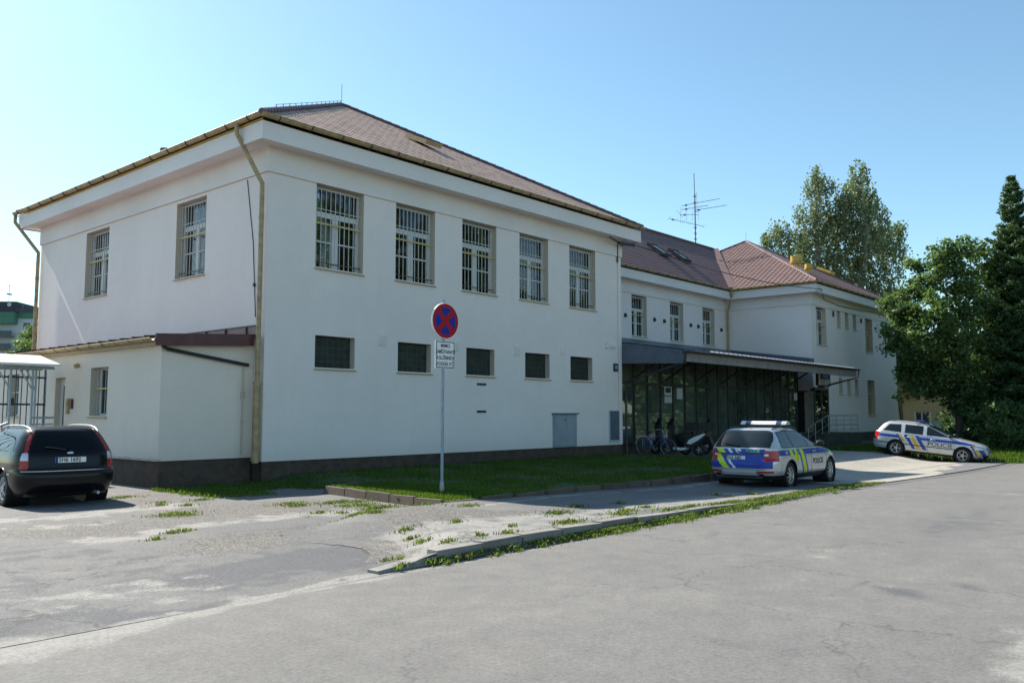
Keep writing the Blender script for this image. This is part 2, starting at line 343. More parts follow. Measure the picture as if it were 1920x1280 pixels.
def text_mesh(body, size, mat, name, parent=None, align='CENTER', fn=None, xs=1.0, extr=0.0, bold=0.0):
    cu = bpy.data.curves.new(name, 'FONT'); cu.body = body; cu.size = size; cu.align_x = align; cu.align_y = 'CENTER'; cu.extrude = extr; cu.offset = bold
    o = bpy.data.objects.new(name, cu); COL.objects.link(o)
    dg = bpy.context.evaluated_depsgraph_get(); me = bpy.data.meshes.new_from_object(o.evaluated_get(dg))
    bpy.data.objects.remove(o); bpy.data.curves.remove(cu)
    if fn:
        for v in me.vertices: v.co = fn(v.co.x * xs, v.co.y, v.co.z)
    me.materials.clear(); me.materials.append(M[mat]); me.name = name
    r = bpy.data.objects.new(name, me); COL.objects.link(r)
    if parent is not None: r.parent = parent
    return r
# ------------------------------------------------------------------ camera, sky, sun
AZ, PITCH, FPX = R_(40.61), R_(4.955), 1580.26
Fv = Vector((math.cos(AZ) * math.cos(PITCH), math.sin(AZ) * math.cos(PITCH), math.sin(PITCH)))
Rv = Vector((math.sin(AZ), -math.cos(AZ), 0)); Uv = Rv.cross(Fv)
cam = bpy.data.cameras.new('camera'); co = bpy.data.objects.new('camera', cam); COL.objects.link(co)
cam.sensor_width = 36; cam.lens = FPX / 1920 * 36; cam.clip_end = 2000; cam.clip_start = 0.05
co.matrix_world = Matrix(((Rv.x, Uv.x, -Fv.x, 0), (Rv.y, Uv.y, -Fv.y, 0), (Rv.z, Uv.z, -Fv.z, 1.7), (0, 0, 0, 1)))
S.camera = co
def spot(px, py, depth):      # a place in the world seen at photo position px, py, that many metres away (for laying out the plan)
    return Vector((0, 0, 1.7)) + (Fv * FPX + Rv * (px - 960) - Uv * (py - 640)) * (depth / FPX)
SUN = Vector((-0.042, 1.0, 0.94)).normalized()
w = bpy.data.worlds.new('World'); S.world = w; w.use_nodes = True
nt = w.node_tree; bg = nt.nodes['Background']; sky = nt.nodes.new('ShaderNodeTexSky'); sky.sky_type = 'NISHITA'; sky.sun_disc = False
sky.sun_elevation = math.asin(SUN.z); sky.sun_rotation = math.atan2(SUN.x, SUN.y); sky.altitude = 300
sky.air_density = 1.0; sky.dust_density = 0.7; sky.ozone_density = 1.6
wt = nt.nodes.new('ShaderNodeMix'); wt.data_type = 'RGBA'; wt.blend_type = 'MULTIPLY'; wt.inputs[0].default_value = 1.0; wt.inputs[7].default_value = (0.90, 1.07, 1.01, 1)
nt.links.new(sky.outputs[0], wt.inputs[6]); nt.links.new(wt.outputs[2], bg.inputs[0]); bg.inputs[1].default_value = 0.104
sl = bpy.data.lights.new('sun', 'SUN'); sl.energy = 5.0; sl.angle = R_(0.53); sl.color = (1.0, 0.935, 0.83)
so = bpy.data.objects.new('sun', sl); COL.objects.link(so); so.rotation_euler = (-SUN).to_track_quat('-Z', 'Y').to_euler(); so.location = (0, 60, 60)
S.view_settings.view_transform = 'Standard'; S.view_settings.look = 'None'; S.view_settings.gamma = 1.0; S.view_settings.exposure = 0.93
try: S.view_settings.use_curve_mapping = False
except Exception: pass

# ------------------------------------------------------------------ ground
def edge_shift(x): return 0.40 * sst((np.asarray(x, float) - 12) / 10)
def sst(t): t = np.clip(t, 0, 1); return t * t * (3 - 2 * t)
_lat = rng.random((64, 64))
def vnoise(x, y):
    xi = np.floor(x).astype(int); yi = np.floor(y).astype(int); fx = x - xi; fy = y - yi; fx = fx * fx * (3 - 2 * fx); fy = fy * fy * (3 - 2 * fy)
    g = lambda a, b: _lat[a % 64, b % 64]
    return (g(xi, yi) * (1 - fx) + g(xi + 1, yi) * fx) * (1 - fy) + (g(xi, yi + 1) * (1 - fx) + g(xi + 1, yi + 1) * fx) * fy
def fbm(x, y, o=4): return sum(vnoise(x * 2 ** k + 17 * k, y * 2 ** k + 5 * k) * 0.5 ** (k + 1) for k in range(o))
def zg(x, y):
    x = np.asarray(x, float); y = np.asarray(y, float)
    return -0.30 * sst((x - 12) / 26) * sst((12.2 - y) / 2.6)
def zg1(x, y): return float(zg(x, y))
def axis_(segs):       # [(start, end, step)...]
    out = []
    for a, b, st in segs: out += list(np.arange(a, b, st))
    out.append(segs[-1][1]); return np.array(out)
def sheet(name, xs, ys, zf, mat, wear=None, kind='structure', keep=None):
    X, Y = np.meshgrid(xs, ys); Z = zf(X, Y); nx, ny = len(xs), len(ys)
    co_ = np.stack([X, Y, Z], -1).reshape(-1, 3)
    i = np.arange((ny - 1) * (nx - 1)); r = i // (nx - 1); c = i % (nx - 1); a = r * nx + c
    F = np.stack([a, a + 1, a + nx + 1, a + nx], -1)
    if keep is not None:
        ctr = co_[F].mean(1); F = F[keep(ctr[:, 0], ctr[:, 1])]
    me = bpy.data.meshes.new(name); me.vertices.add(len(co_)); me.vertices.foreach_set('co', co_.ravel())
    me.loops.add(F.size); me.loops.foreach_set('vertex_index', F.ravel().astype(np.int32))
    me.polygons.add(len(F)); me.polygons.foreach_set('loop_start', np.arange(0, F.size, 4, dtype=np.int32)); me.update(calc_edges=True); me.validate()
    me.polygons.foreach_set('use_smooth', [True] * len(me.polygons))
    if wear is not None:
        at = me.color_attributes.new('wear', 'FLOAT_COLOR', 'POINT'); wv = wear(X, Y)
        at.data.foreach_set('color', np.stack([*[np.clip(k, 0, 1) for k in wv], np.ones_like(X)], -1).reshape(-1).astype(np.float32))
    me.materials.append(M[mat]); o = bpy.data.objects.new(name, me); COL.objects.link(o); o['kind'] = kind; return o
def gpx(px, py, z=0.0):
    d = Fv * FPX + Rv * (px - 960) - Uv * (py - 640); t = (z - 1.7) / d.z; return d.x * t, d.y * t
def dline(X, Y, pts):      # distance to a polyline in plan
    D = np.full(X.shape, 1e9)
    for (ax, ay), (bx, by) in zip(pts[:-1], pts[1:]):
        vx, vy = bx - ax, by - ay; t = np.clip(((X - ax) * vx + (Y - ay) * vy) / (vx * vx + vy * vy + 1e-9), 0, 1)
        D = np.minimum(D, np.hypot(X - ax - t * vx, Y - ay - t * vy))
    return D
def band(X, Y, pts, hw, soft): return np.clip((hw + soft - dline(X, Y, pts)) / soft, 0, 1)
def inpoly(X, Y, P):
    ins = np.zeros(X.shape, bool); n = len(P)
    for i in range(n):
        (x1, y1), (x2, y2) = P[i], P[(i + 1) % n]
        c = ((y1 > Y) != (y2 > Y)) & (X < (x2 - x1) * (Y - y1) / (y2 - y1 + 1e-12) + x1); ins ^= c
    return ins
def blob(X, Y, P, soft):
    d = dline(X, Y, P + [P[0]]); ins = inpoly(X, Y, P); return np.clip(0.5 + np.where(ins, d, -d) / soft, 0, 1)
G = lambda *q: [gpx(*p) for p in q]
stripA = G((0, 978), (120, 968), (250, 955), (340, 948)); stripA2 = G((30, 992), (110, 987), (200, 980))
stripB = G((180, 1012), (260, 1006), (330, 992), (460, 973), (560, 964), (660, 958), (780, 968))
gravel1 = G((0, 990), (250, 975), (380, 985), (330, 1010), (100, 1008), (0, 1010))
gravel2 = G((290, 1035), (420, 1000), (640, 982), (770, 990), (790, 1035), (740, 1062), (690, 1020), (560, 1015), (400, 1045))
gravel3 = G((690, 975), (790, 962), (880, 972), (860, 995), (740, 1000))
gravel4 = G((220, 930), (300, 918), (400, 945), (610, 935), (620, 955), (480, 965), (330, 985), (300, 960))
dark1 = G((560, 1030), (660, 1015), (720, 1030), (700, 1062), (560, 1075), (380, 1100), (250, 1100), (380, 1060))
dark0 = G((-60, 1030), (200, 1022), (330, 1040), (560, 1018), (700, 1022), (715, 1062), (560, 1095), (420, 1130), (200, 1178), (-60, 1225), (-300, 1150))
dark2 = G((150, 1165), (280, 1150), (420, 1125), (520, 1105), (420, 1140), (200, 1180))
edge1 = G((-300, 1275), (0, 1225), (120, 1205)); edge2 = G((100, 1203), (200, 1185), (330, 1162), (420, 1148)); edge3 = G((440, 1136), (560, 1108), (640, 1088), (720, 1075))
pale2 = G((0, 1130), (180, 1115), (290, 1103)); pale3 = G((320, 1125), (430, 1115))
def lot_wear(X, Y):
    n = fbm(X * 1.3, Y * 1.3); n2 = fbm(X * 4 + 9, Y * 4 + 3)
    w_ = (n2 - 0.47) * 1.5
    pale = np.maximum.reduce([band(X, Y, stripA, 0.08, 0.6) * .62, band(X, Y, stripA2, .04, .45) * .5, band(X, Y, stripB, 0.10, 0.5) * .75, band(X, Y, pale2, .10, .7) * .45, band(X, Y, pale3, .06, .35) * .5,
                              band(X, Y, edge1, 0.14, 0.4), band(X, Y, edge2, .06, .3), band(X, Y, edge3, .04, .2)])
    grav = np.maximum.reduce([blob(X, Y, g, 0.5) for g in (gravel1, gravel2, gravel3, gravel4)])
    dark = np.maximum(blob(X, Y, dark1, 0.7), blob(X, Y, dark2, .4) * .8)
    dark = np.maximum(dark, blob(X, Y, dark0, .9) * (.42 + .9 * (n - .47)))
    dark = np.maximum(dark, sst((n - 0.50) * 8) * 0.45 * (Y < 10) * (X < 9))
    return [np.where(pale > 0, pale + w_, 0), np.where(grav > 0.02, grav + w_, 0), np.where(dark > 0.02, dark + w_, 0)]
def lot_z(X, Y):
    n = (fbm(X * .5, Y * .5) - 0.47) * 0.05 * sst((20 - X) / 3) * sst((X + 14) / 3)
    return zg(X, Y) + n * sst((Y - 7.2) / 1.5) - 0.0
sheet('lot_asphalt', axis_([(-90, -4, 4), (-4, 0, .25), (0, 13, .07), (13, 24, .2), (24, 60, .5), (60, 120, 4)]),
      axis_([(6.98, 10.5, .06), (10.5, 19, .11), (19, 40, .6), (40, 80, 4)]), lot_z, 'lot_asphalt', lot_wear)
rl1 = G((0, 1246), (200, 1192), (400, 1155), (560, 1113), (720, 1078), (900, 1042), (1060, 1013))
rdk1 = G((1640, 1098), (1720, 1105), (1760, 1122), (1740, 1126), (1650, 1112)); rdk2 = G((1790, 1092), (1850, 1098), (1840, 1106), (1800, 1102))
rdk3 = G((1700, 960), (1920, 935), (1920, 1010), (1830, 1000), (1760, 1060), (1650, 1060), (1690, 1010)); rdk4 = G((1200, 1120), (1500, 1180), (1920, 1160), (1920, 1230), (1500, 1280), (1250, 1280))
rpl1 = G((1560, 1062), (1700, 1020), (1920, 1010)); rpl2 = G((1600, 1100), (1760, 1128), (1920, 1145)); rpl3 = G((1640, 905), (1800, 912), (1920, 918)); corner_ = G((1880, 1245), (1930, 1180), (1960, 1185), (1930, 1300))
tar1 = G((1205, 1032), (1270, 1040), (1380, 1035)); tar2 = G((1395, 1038), (1510, 1052)); tar3 = G((1260, 1081), (1340, 1098), (1400, 1110)); tar4 = G((1555, 1115), (1630, 1088)); tar5 = G((1255, 1081), (1290, 1070))
def road_wear(X, Y):
    n2 = fbm(X * 4 + 9, Y * 4 + 3); w_ = (n2 - 0.47) * 0.9
    e = np.clip(1 - (7.02 - Y) / (0.22 + 0.75 * sst((4.8 - X) / 4)), 0, 1) ** .7 * (X < 15)
    pale = np.maximum.reduce([e, band(X, Y, rpl1, .12, .8) * .08, band(X, Y, rpl2, .05, .5) * .10, band(X, Y, rpl3, .12, .4) * .3, blob(X, Y, corner_, .5)])
    dark = np.maximum.reduce([blob(X, Y, rdk1, .35) * .75, blob(X, Y, rdk2, .3) * .65, blob(X, Y, rdk3, 1.2) * .42, blob(X, Y, rdk4, 1.4) * .34,
        band(X, Y, tar1, .006, .10) * .42, band(X, Y, tar2, .008, .10) * .5, band(X, Y, tar3, .008, .10) * .42, band(X, Y, tar4, .006, .10) * .45, band(X, Y, tar5, .006, .08) * .4])
    return [np.where(pale > 0, pale + w_, 0), np.zeros_like(X), np.where(dark > .02, dark + w_ * .5, 0)]
sheet('road', axis_([(-90, -2, 4), (-2, 1.5, .2), (1.5, 16, .06), (16, 34, .16), (34, 140, 2)]), axis_([(1.05, 7.0, .06), (7.0, 7.42, .06)]),
      lambda X, Y: zg(X, Y) - 0.004 + (fbm(X * .7, Y * .7) - .47) * 0.012, 'road_asphalt', road_wear, keep=lambda x, y: y < 7.0 + edge_shift(x))
sheet('verge_soil', axis_([(-90, 0, 6), (0, 30, 1), (30, 140, 5)]), axis_([(-90, -6, 6), (-6, 1.06, .6)]), lambda X, Y: zg(X, Y) + 0.03, 'soil')
sheet('ground', axis_([(-700, 900, 100)]), axis_([(-700, 900, 100)]), lambda X, Y: X * 0 - 0.55, 'soil')
# pavement in front of the lawn: raised at the left, ramping down to the street at the parked car
def pave_h(X): return 0.125 - 0.120 * sst((np.asarray(X, float) - 9.5) / 9)
def pave_left(Y): return 6.35 + 0.55 * (Y - 7.1) + 0.5 * np.sin(Y * 1.7)
def pave_z(X, Y):
    fade = sst((X - pave_left(Y) + 0.1) / 1.1); bk = sst((11.6 - Y) / 0.5)
    return pave_h(X) * fade + zg(X, Y) + 0.006 + (fbm(X * .9, Y * .9) - .47) * 0.05 * (X < 21)
def pave_wear(X, Y):
    n2 = fbm(X * 4 + 9, Y * 4 + 3); w_ = (n2 - 0.47) * 0.9
    pk = [G((690, 1010), (800, 992), (950, 990), (1060, 975), (1200, 950), (1340, 922), (1480, 915), (1480, 930), (1250, 962), (1050, 1005), (900, 1035), (760, 1058)),
          G((840, 985), (960, 980), (1080, 968), (1000, 1000), (860, 1000))]
    pale = np.maximum.reduce([blob(X, Y, p, .5) * .62 for p in pk] + [np.clip(1 - np.abs(Y - 10.25 - .1 * np.sin(X)) / .22, 0, 1) * (X > 10.6) * 0.7])
    grav = np.maximum(blob(X, Y, G((690, 975), (790, 962), (880, 968), (1000, 975), (860, 997), (740, 1002)), .4), blob(X, Y, G((600, 1050), (760, 1000), (800, 1030), (860, 1035), (740, 1062)), .5) * .9)
    dark = blob(X, Y, [(11.0 + .72 * math.cos(a) , 7.95 + .26 * math.sin(a)) for a in np.linspace(0, 6.28, 20)], .1)
    return [np.where(pale > 0, pale + w_ * .8, 0), np.where(grav > .02, grav + w_, 0), np.where(dark > 0.02, dark, 0)]
sheet('pavement', axis_([(5.2, 16, .07), (16, 24.6, .14)]), axis_([(7.0, 10.95, .07)]), pave_z, 'lot_asphalt', pave_wear, keep=lambda x, y: (x > pave_left(y) - 0.6) & (y > np.where(x < 17.2, 7.09, 6.98 + edge_shift(x))))
# concrete forecourt (ramp down to the street) in front of the entrance
sheet('forecourt', axis_([(22.0, 44, .3)]), axis_([(7.3, 18.9, .2)]), lambda X, Y: zg(X, Y) + 0.022, 'ramp_concrete',
      keep=lambda x, y: (x > 22.3 + .5 * np.sin(y * 1.3) + np.maximum(0, y - 10.6) * 3) & (x < 41.5))
sheet('asphalt_patch', axis_([(30, 42, .3)]), axis_([(7.3, 9.0, .2)]), lambda X, Y: zg(X, Y) + 0.027, 'patch_dark', keep=lambda x, y: (y < 7.6 + (x - 30) * .12 + .2 * np.sin(x * 2)))
# lawn, its low concrete edging and kerb stones
LA = (11.42, 15.1); LB = (10.88, 10.98); LZ = 0.15
def lawn_x(Y): return LB[0] + (Y - LB[1]) / (LA[1] - LB[1]) * (LA[0] - LB[0])
sheet('lawn', axis_([(10.8, 28.5, .2)]), axis_([(10.99, 18.75, .2)]), lambda X, Y: (0.10 + (fbm(X, Y) - .47) * .06 + 0.05 * sst((Y - 15) / 3)) * np.where(Y > 15, .12 + .88 * sst((X - 12) / 1.0), 1), 'lawn_soil', keep=lambda x, y: (x > lawn_x(y) + .04) & ((y < 15.15) | (x > 12)))
e = MB()
def edge_run(p, q, n, dn=0.0):
    for i in range(n):
        t0, t1 = i / n + .004, (i + 1) / n - .004
        a = Vector((p[0] + (q[0] - p[0]) * t0, p[1] + (q[1] - p[1]) * t0, 0.05 - dn + random.uniform(-.02, .02))); b_ = Vector((p[0] + (q[0] - p[0]) * t1, p[1] + (q[1] - p[1]) * t1, 0.05 - dn + random.uniform(-.02, .02)))
        e.bar(a, b_, 0.09, 0.24)
edge_run(LA, LB, 5); edge_run(LB, (27.2, 10.45), 17, .02); edge_run(LA, (12.4, 15.25), 1)
tag(e.build('lawn_edging', 'edging_concrete'), kind='structure')
k = MB(); x = 6.05
while x < 17.2:
    l = random.uniform(.75, 1.0); top = float(pave_z(np.array([x + .3]), np.array([7.2]))[0]) + random.uniform(.0, .02); y0 = 7.06 + random.uniform(-.03, .03)
    k.bar((x, y0 + .085, top - .11), (x + l - .02, y0 + .085 + random.uniform(-.02, .02), float(pave_z(np.array([x + l - .2]), np.array([7.2]))[0]) - .105 + random.uniform(-.008, .01)), 0.17, 0.24); x += l
tag(k.build('kerb', 'kerb_concrete'), kind='structure')
# ------------------------------------------------------------------ grass, weeds
def blades(name, P, h, w, mat, lean=0.35, parent=None):
    n = len(P); P = np.asarray(P, float); a = rng.random(n) * 6.283; H = h * (0.5 + rng.random(n)); W_ = w * (0.6 + .8 * rng.random(n))
    dx, dy = np.cos(a), np.sin(a); ln = rng.random(n) * lean; la = rng.random(n) * 6.283; z0 = np.zeros(n)
    b0 = P + np.stack([-dx * W_, -dy * W_, z0], -1); b1 = P + np.stack([dx * W_, dy * W_, z0], -1)
    mid = np.stack([np.cos(la) * ln * H * .35, np.sin(la) * ln * H * .35, H * .6], -1)
    m0 = b0 + mid; m1 = b1 + mid; tp = P + np.stack([np.cos(la) * ln * H, np.sin(la) * ln * H, H], -1)
    V = np.stack([b0, b1, m1, m0, tp], 1).reshape(-1, 3); i = np.arange(n) * 5
    lv = np.stack([i, i + 1, i + 2, i + 3, i + 3, i + 2, i + 4], -1).ravel()
    ls = np.stack([np.arange(n) * 7, np.arange(n) * 7 + 4], -1).ravel()
    return raw_mesh(name, V, lv, ls, mat, np.repeat(rng.random(n), 5), parent)
def raw_mesh(name, V, lv, ls, mat, tint=None, parent=None):
    me = bpy.data.meshes.new(name); me.vertices.add(len(V)); me.vertices.foreach_set('co', V.astype(np.float32).ravel())
    me.loops.add(len(lv)); me.loops.foreach_set('vertex_index', lv.astype(np.int32)); me.polygons.add(len(ls)); me.polygons.foreach_set('loop_start', ls.astype(np.int32))
    me.update(calc_edges=True)
    if tint is not None:
        at = me.attributes.new('tint', 'FLOAT', 'POINT'); at.data.foreach_set('value', tint.astype(np.float32))
    me.materials.append(M[mat]); o = bpy.data.objects.new(name, me); COL.objects.link(o)
    if parent is not None: o.parent = parent
    return o
def scatter(n, x0, x1, y0, y1, keep=None, zf=None):
    x = rng.uniform(x0, x1, n); y = rng.uniform(y0, y1, n)
    if keep is not None: m = keep(x, y); x, y = x[m], y[m]
    return np.stack([x, y, zf(x, y) if zf else np.zeros_like(x)], -1)
lz = lambda x, y: (0.10 + 0.05 * sst((y - 15) / 3)) * np.where(y > 15, .12 + .88 * sst((x - 12) / 1.0), 1)
patch = lambda x, y: rng.random(x.shape) < np.clip((fbm(x * .9 + 3, y * .9) - .30) * 5, .12, 1)
P = np.concatenate([scatter(54000, 10.85, 28.4, 10.98, 18.6, lambda x, y: (x > lawn_x(y) + .05) & ((y < 15.05) | (x > 12)) & patch(x, y), lz),
                    scatter(12000, 10.85, 13.2, 10.98, 15.1, lambda x, y: (x > lawn_x(y) + .05), lz),
                    scatter(6500, 8.6, 12.2, 15.3, 18.7, lambda x, y: (fbm(x * .8, y * .8) > .40) & (y > 15.2 + (12 - x) * .25) & (x > 9.2), lambda x, y: x * 0)])
tag(blades('lawn_grass', P, 0.075, 0.0075, 'grass_blade'), kind='stuff')
tag(blades('dry_lawn_grass', scatter(9000, 10.85, 28.4, 10.98, 18.6, lambda x, y: (x > lawn_x(y) + .05) & ((y < 15.05) | (x > 12)) & (fbm(x * .7 + 9, y * .7) > .46), lz), .07, .006, 'dry_weed', .8), kind='stuff')
Pv2 = scatter(26000, 5, 36, -4, .98, lambda x, y: fbm(x * .8, y * .8) > .38, lambda x, y: zg(x, y) + .03)
Pv = scatter(14000, 39.6, 56, 6.6, 15, lambda x, y: y > 6.9, lambda x, y: zg(x, y) + .02)
tag(blades('verge_grass', Pv, 0.16, 0.018, 'grass_blade'), kind='stuff')
tag(blades('roadside_grass', Pv2, 0.08, 0.008, 'grass_blade'), kind='stuff')
sheet('grass_verge', axis_([(40.4, 70, .6)]), axis_([(6.8, 18, .5)]), lambda X, Y: zg(X, Y) + .022, 'lawn_soil')
def tufts(n, gen, cnt, rad):
    out = []
    for _ in range(n):
        x, y, s_ = gen(); c_ = int(cnt * s_ * random.uniform(.5, 1.4)); r = np.abs(rng.normal(0, rad * s_, c_)); a = rng.random(c_) * 6.283
        px, py = x + r * np.cos(a) * 1.3, y + r * np.sin(a) * .7; out.append(np.stack([px, py, zg(px, py) + pz(px, py)], -1))
    return np.concatenate(out)
def pz(x, y): return np.where((y > 7.2) & (y < 10.95) & (x > pave_left(y)), pave_z(x, y) - zg(x, y), 0.0) + np.where((y > 6.95) & (y < 7.25), .03, 0)
def g_kerb():
    while True:
        x = random.uniform(6.3, 23.5)
        if random.random() < (0.35 + .65 * min(1, max(0, (x - 7) / 5))): return x, random.gauss(7.02 + float(edge_shift(x)) * .9, .05 + .06 * (x > 12)), random.uniform(.5, 1.1) * (.6 if x < 9 else 1.1)
spots_ = [(545, 942, 1.3), (560, 945, .8), (640, 938, 1.2), (680, 945, 1.1), (720, 948, 1), (760, 952, 1.1), (800, 955, .8), (880, 958, .8), (620, 940, 1), (600, 958, .5), (665, 973, .8), (690, 971, .7), (700, 975, .6), (640, 958, .5), (330, 960, 1.1),
          (310, 963, .9), (350, 962, .8), (235, 930, .9), (225, 932, .8), (300, 945, .4), (350, 945, .5), (380, 925, 1.2), (375, 935, .8), (305, 940, .4), (850, 992, .4), (960, 1002, .3), (765, 1000, .5), (770, 1010, .4), (790, 1018, .4), (1040, 973, 1.0), (1050, 974, .6), (1075, 990, .8), (1055, 993, .7),
          (1160, 975, .9), (1175, 968, .9), (1210, 960, .6), (1080, 960, .7), (1160, 950, .5), (1340, 925, .5), (1410, 922, .5), (1370, 928, .4), (900, 1020, .3), (840, 1030, .4), (950, 1015, .4), (735, 1045, .4), (900, 1035, .5), (320, 995, .4), (345, 992, .5), (290, 1008, .3), (655, 945, 1), (700, 950, .9), (740, 955, .8), (670, 938, 1.1), (780, 957, .7)]
sp_i = [0]
def g_spot():
    q = spots_[sp_i[0] % len(spots_)]; sp_i[0] += 1; x, y = gpx(q[0], q[1], .03); return x + random.uniform(-.08, .08), y + random.uniform(-.05, .05), q[2]
tag(blades('kerb_weeds', np.concatenate([tufts(330, g_kerb, 60, .12), tufts(len(spots_) * 3, g_spot, 34, .17)]), 0.042, 0.0075, 'weed_leaf', 1.2), kind='stuff')
tag(blades('dry_weeds', np.concatenate([tufts(220, g_kerb, 26, .15), tufts(len(spots_) * 2, g_spot, 40, .20)]), 0.035, 0.007, 'dry_weed', 1.1), kind='stuff')
# ------------------------------------------------------------------ police station
X0, X1, X2, X3 = 12.08, 28.5, 48.6, 64.7        # main block, link, right wing along the street
Y0, YB, YL = 18.63, 33.4, 23.95                  # street front, back, link upper wall
PS = thing('police_station', (12.08, 18.63, 0), 'long white two storey police station with barred windows and a low annexe, behind the lawn', 'building')
OFF[PS.name] = Vector((12.08, 18.63, 0))
ZB, ZS, ZF0, ZF1, ZE = 7.95, 8.62, 8.56, 9.02, 9.17
OV = 0.60
def wall(mb, p, d, length, z0, z1, holes, depth=0.25, mi=0, mr=1):
    """flat wall from p along d, outside to the right of d turned -90 deg; holes (a,b,z0,z1) get reveals"""
    d = Vector(d).normalized(); inn = Vector((-d.y, d.x, 0)); p = Vector(p)
    P = lambda a, z, t=0.0: (p.x + d.x * a + inn.x * t, p.y + d.y * a + inn.y * t, z)
    xs = sorted({0, length, *[h[0] for h in holes], *[h[1] for h in holes]}); zs = sorted({z0, z1, *[h[2] for h in holes], *[h[3] for h in holes]})
    for a, b in zip(xs[:-1], xs[1:]):
        for c, e_ in zip(zs[:-1], zs[1:]):
            if any(h[0] <= (a + b) / 2 <= h[1] and h[2] <= (c + e_) / 2 <= h[3] for h in holes): continue
            mb.quad(P(a, c), P(b, c), P(b, e_), P(a, e_), mi)
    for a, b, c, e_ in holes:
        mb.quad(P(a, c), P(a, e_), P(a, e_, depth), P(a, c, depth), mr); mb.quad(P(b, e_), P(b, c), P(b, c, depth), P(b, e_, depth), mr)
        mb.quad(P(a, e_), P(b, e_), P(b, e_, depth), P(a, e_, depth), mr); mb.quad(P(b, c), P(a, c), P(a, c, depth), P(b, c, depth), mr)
WU = [(13.58, 15.22), (16.44, 18.05), (19.27, 20.92), (22.13, 23.74), (25.02, 26.70)]
WLo = [(13.63, 14.97), (16.57, 17.92), (19.48, 20.83), (22.43, 23.80), (25.05, 26.45)]
LU = [(3.04, 4.70), (9.12, 10.85)]       # left wall, distance from the street corner
FU = [(49.4, 51.0), (58.1, 59.6)]; FS = [(52.85, 53.5), (54.3, 54.95), (55.75, 56.4)]
ZW0, ZW1, ZL0, ZL1 = 5.66, 7.95, 2.955, 3.82
b = MB()
wall(b, (X0, Y0, 0), (1, 0, 0), X1 - X0, .52, ZB, [(a - X0, c - X0, ZW0, ZW1) for a, c in WU] + [(a - X0, c - X0, ZL0, ZL1) for a, c in WLo])
# the left wall seen from outside runs from the back corner to the street corner
Ld = YB - Y0
wall(b, (X0, YB, 0), (0, -1, 0), Ld, .52, ZB, [(Ld - c, Ld - a, ZW0 - .03, ZW1 - .1) for a, c in LU])
wall(b, (X1, Y0, 0), (0, 1, 0), Ld, .52, ZB, []); wall(b, (X1, YB, 0), (-1, 0, 0), X1 - X0, .52, ZB, [])
# link upper wall
LW = [(37.63, 39.12), (41.62, 43.12), (45.45, 46.95)]
wall(b, (X1, YL, 0), (1, 0, 0), X2 - X1, 4.0, ZB, [(a - X1, c - X1, 5.75, 7.90) for a, c in LW], .25)
wall(b, (X2, YB, 0), (-1, 0, 0), X2 - X1, .5, ZB, [])
# right wing
wall(b, (X2, Y0, 0), (1, 0, 0), X3 - X2, .55, ZB,
     [(a - X2, c - X2, 5.72, 7.88) for a, c in FU] + [(a - X2, c - X2, 6.98, 7.93) for a, c in FS] + [(a - X2, c - X2, 2.9, 3.85) for a, c in FS] + [(58.15 - X2, 59.65 - X2, 1.62, 3.87), (49.45 - X2, 50.85 - X2, 1.58, 3.78)], .25)
wall(b, (X2, YB, 0), (0, -1, 0), Ld, .55, ZB, []); wall(b, (X3, Y0, 0), (0, 1, 0), Ld, .55, ZB, []); wall(b, (X3, YB, 0), (-1, 0, 0), X3 - X2, .55, ZB, [])
b.build('wall', ['white_plaster', 'reveal_plaster'], PS, warp=True, fixn=False)
# frieze (proud band), soffit and cornice board around the three blocks
def ring(mb, x0, x1, y0, y1, z0, z1, o, mi=0, sides='sewn'):
    if 's' in sides: mb.quad((x0 - o, y0 - o, z0), (x1 + o, y0 - o, z0), (x1 + o, y0 - o, z1), (x0 - o, y0 - o, z1), mi)
    if 'e' in sides: mb.quad((x1 + o, y0 - o, z0), (x1 + o, y1 + o, z0), (x1 + o, y1 + o, z1), (x1 + o, y0 - o, z1), mi)
    if 'n' in sides: mb.quad((x1 + o, y1 + o, z0), (x0 - o, y1 + o, z0), (x0 - o, y1 + o, z1), (x1 + o, y1 + o, z1), mi)
    if 'w' in sides: mb.quad((x0 - o, y1 + o, z0), (x0 - o, y0 - o, z0), (x0 - o, y0 - o, z1), (x0 - o, y1 + o, z1), mi)
def flat(mb, x0, x1, y0, y1, z, o0, o1, mi=0, z2=None):
    z2 = z if z2 is None else z2
    A = [(x0 - o0, y0 - o0, z), (x1 + o0, y0 - o0, z), (x1 + o0, y1 + o0, z), (x0 - o0, y1 + o0, z)]; B = [(x0 - o1, y0 - o1, z2), (x1 + o1, y0 - o1, z2), (x1 + o1, y1 + o1, z2), (x0 - o1, y1 + o1, z2)]
    for i in range(4): mb.quad(A[i], A[(i + 1) % 4], B[(i + 1) % 4], B[i], mi)
c = MB()
for xa, xb in ((X0, X1), (X2, X3)):
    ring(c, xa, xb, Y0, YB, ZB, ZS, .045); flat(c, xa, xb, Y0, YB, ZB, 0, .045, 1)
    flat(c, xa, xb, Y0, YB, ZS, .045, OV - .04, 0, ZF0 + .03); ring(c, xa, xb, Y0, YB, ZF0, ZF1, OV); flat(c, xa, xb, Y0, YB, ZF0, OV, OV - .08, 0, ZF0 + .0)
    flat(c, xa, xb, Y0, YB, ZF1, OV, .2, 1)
xa, xb = X1 + OV + .01, X2 - OV - .01
c.quad((X1 + .05, YL - .045, ZB), (X2 - .05, YL - .045, ZB), (X2 - .05, YL - .045, ZS), (X1 + .05, YL - .045, ZS)); c.quad((X1, YL, ZB), (X2, YL, ZB), (X2, YL - .045, ZB), (X1, YL - .045, ZB), 1)
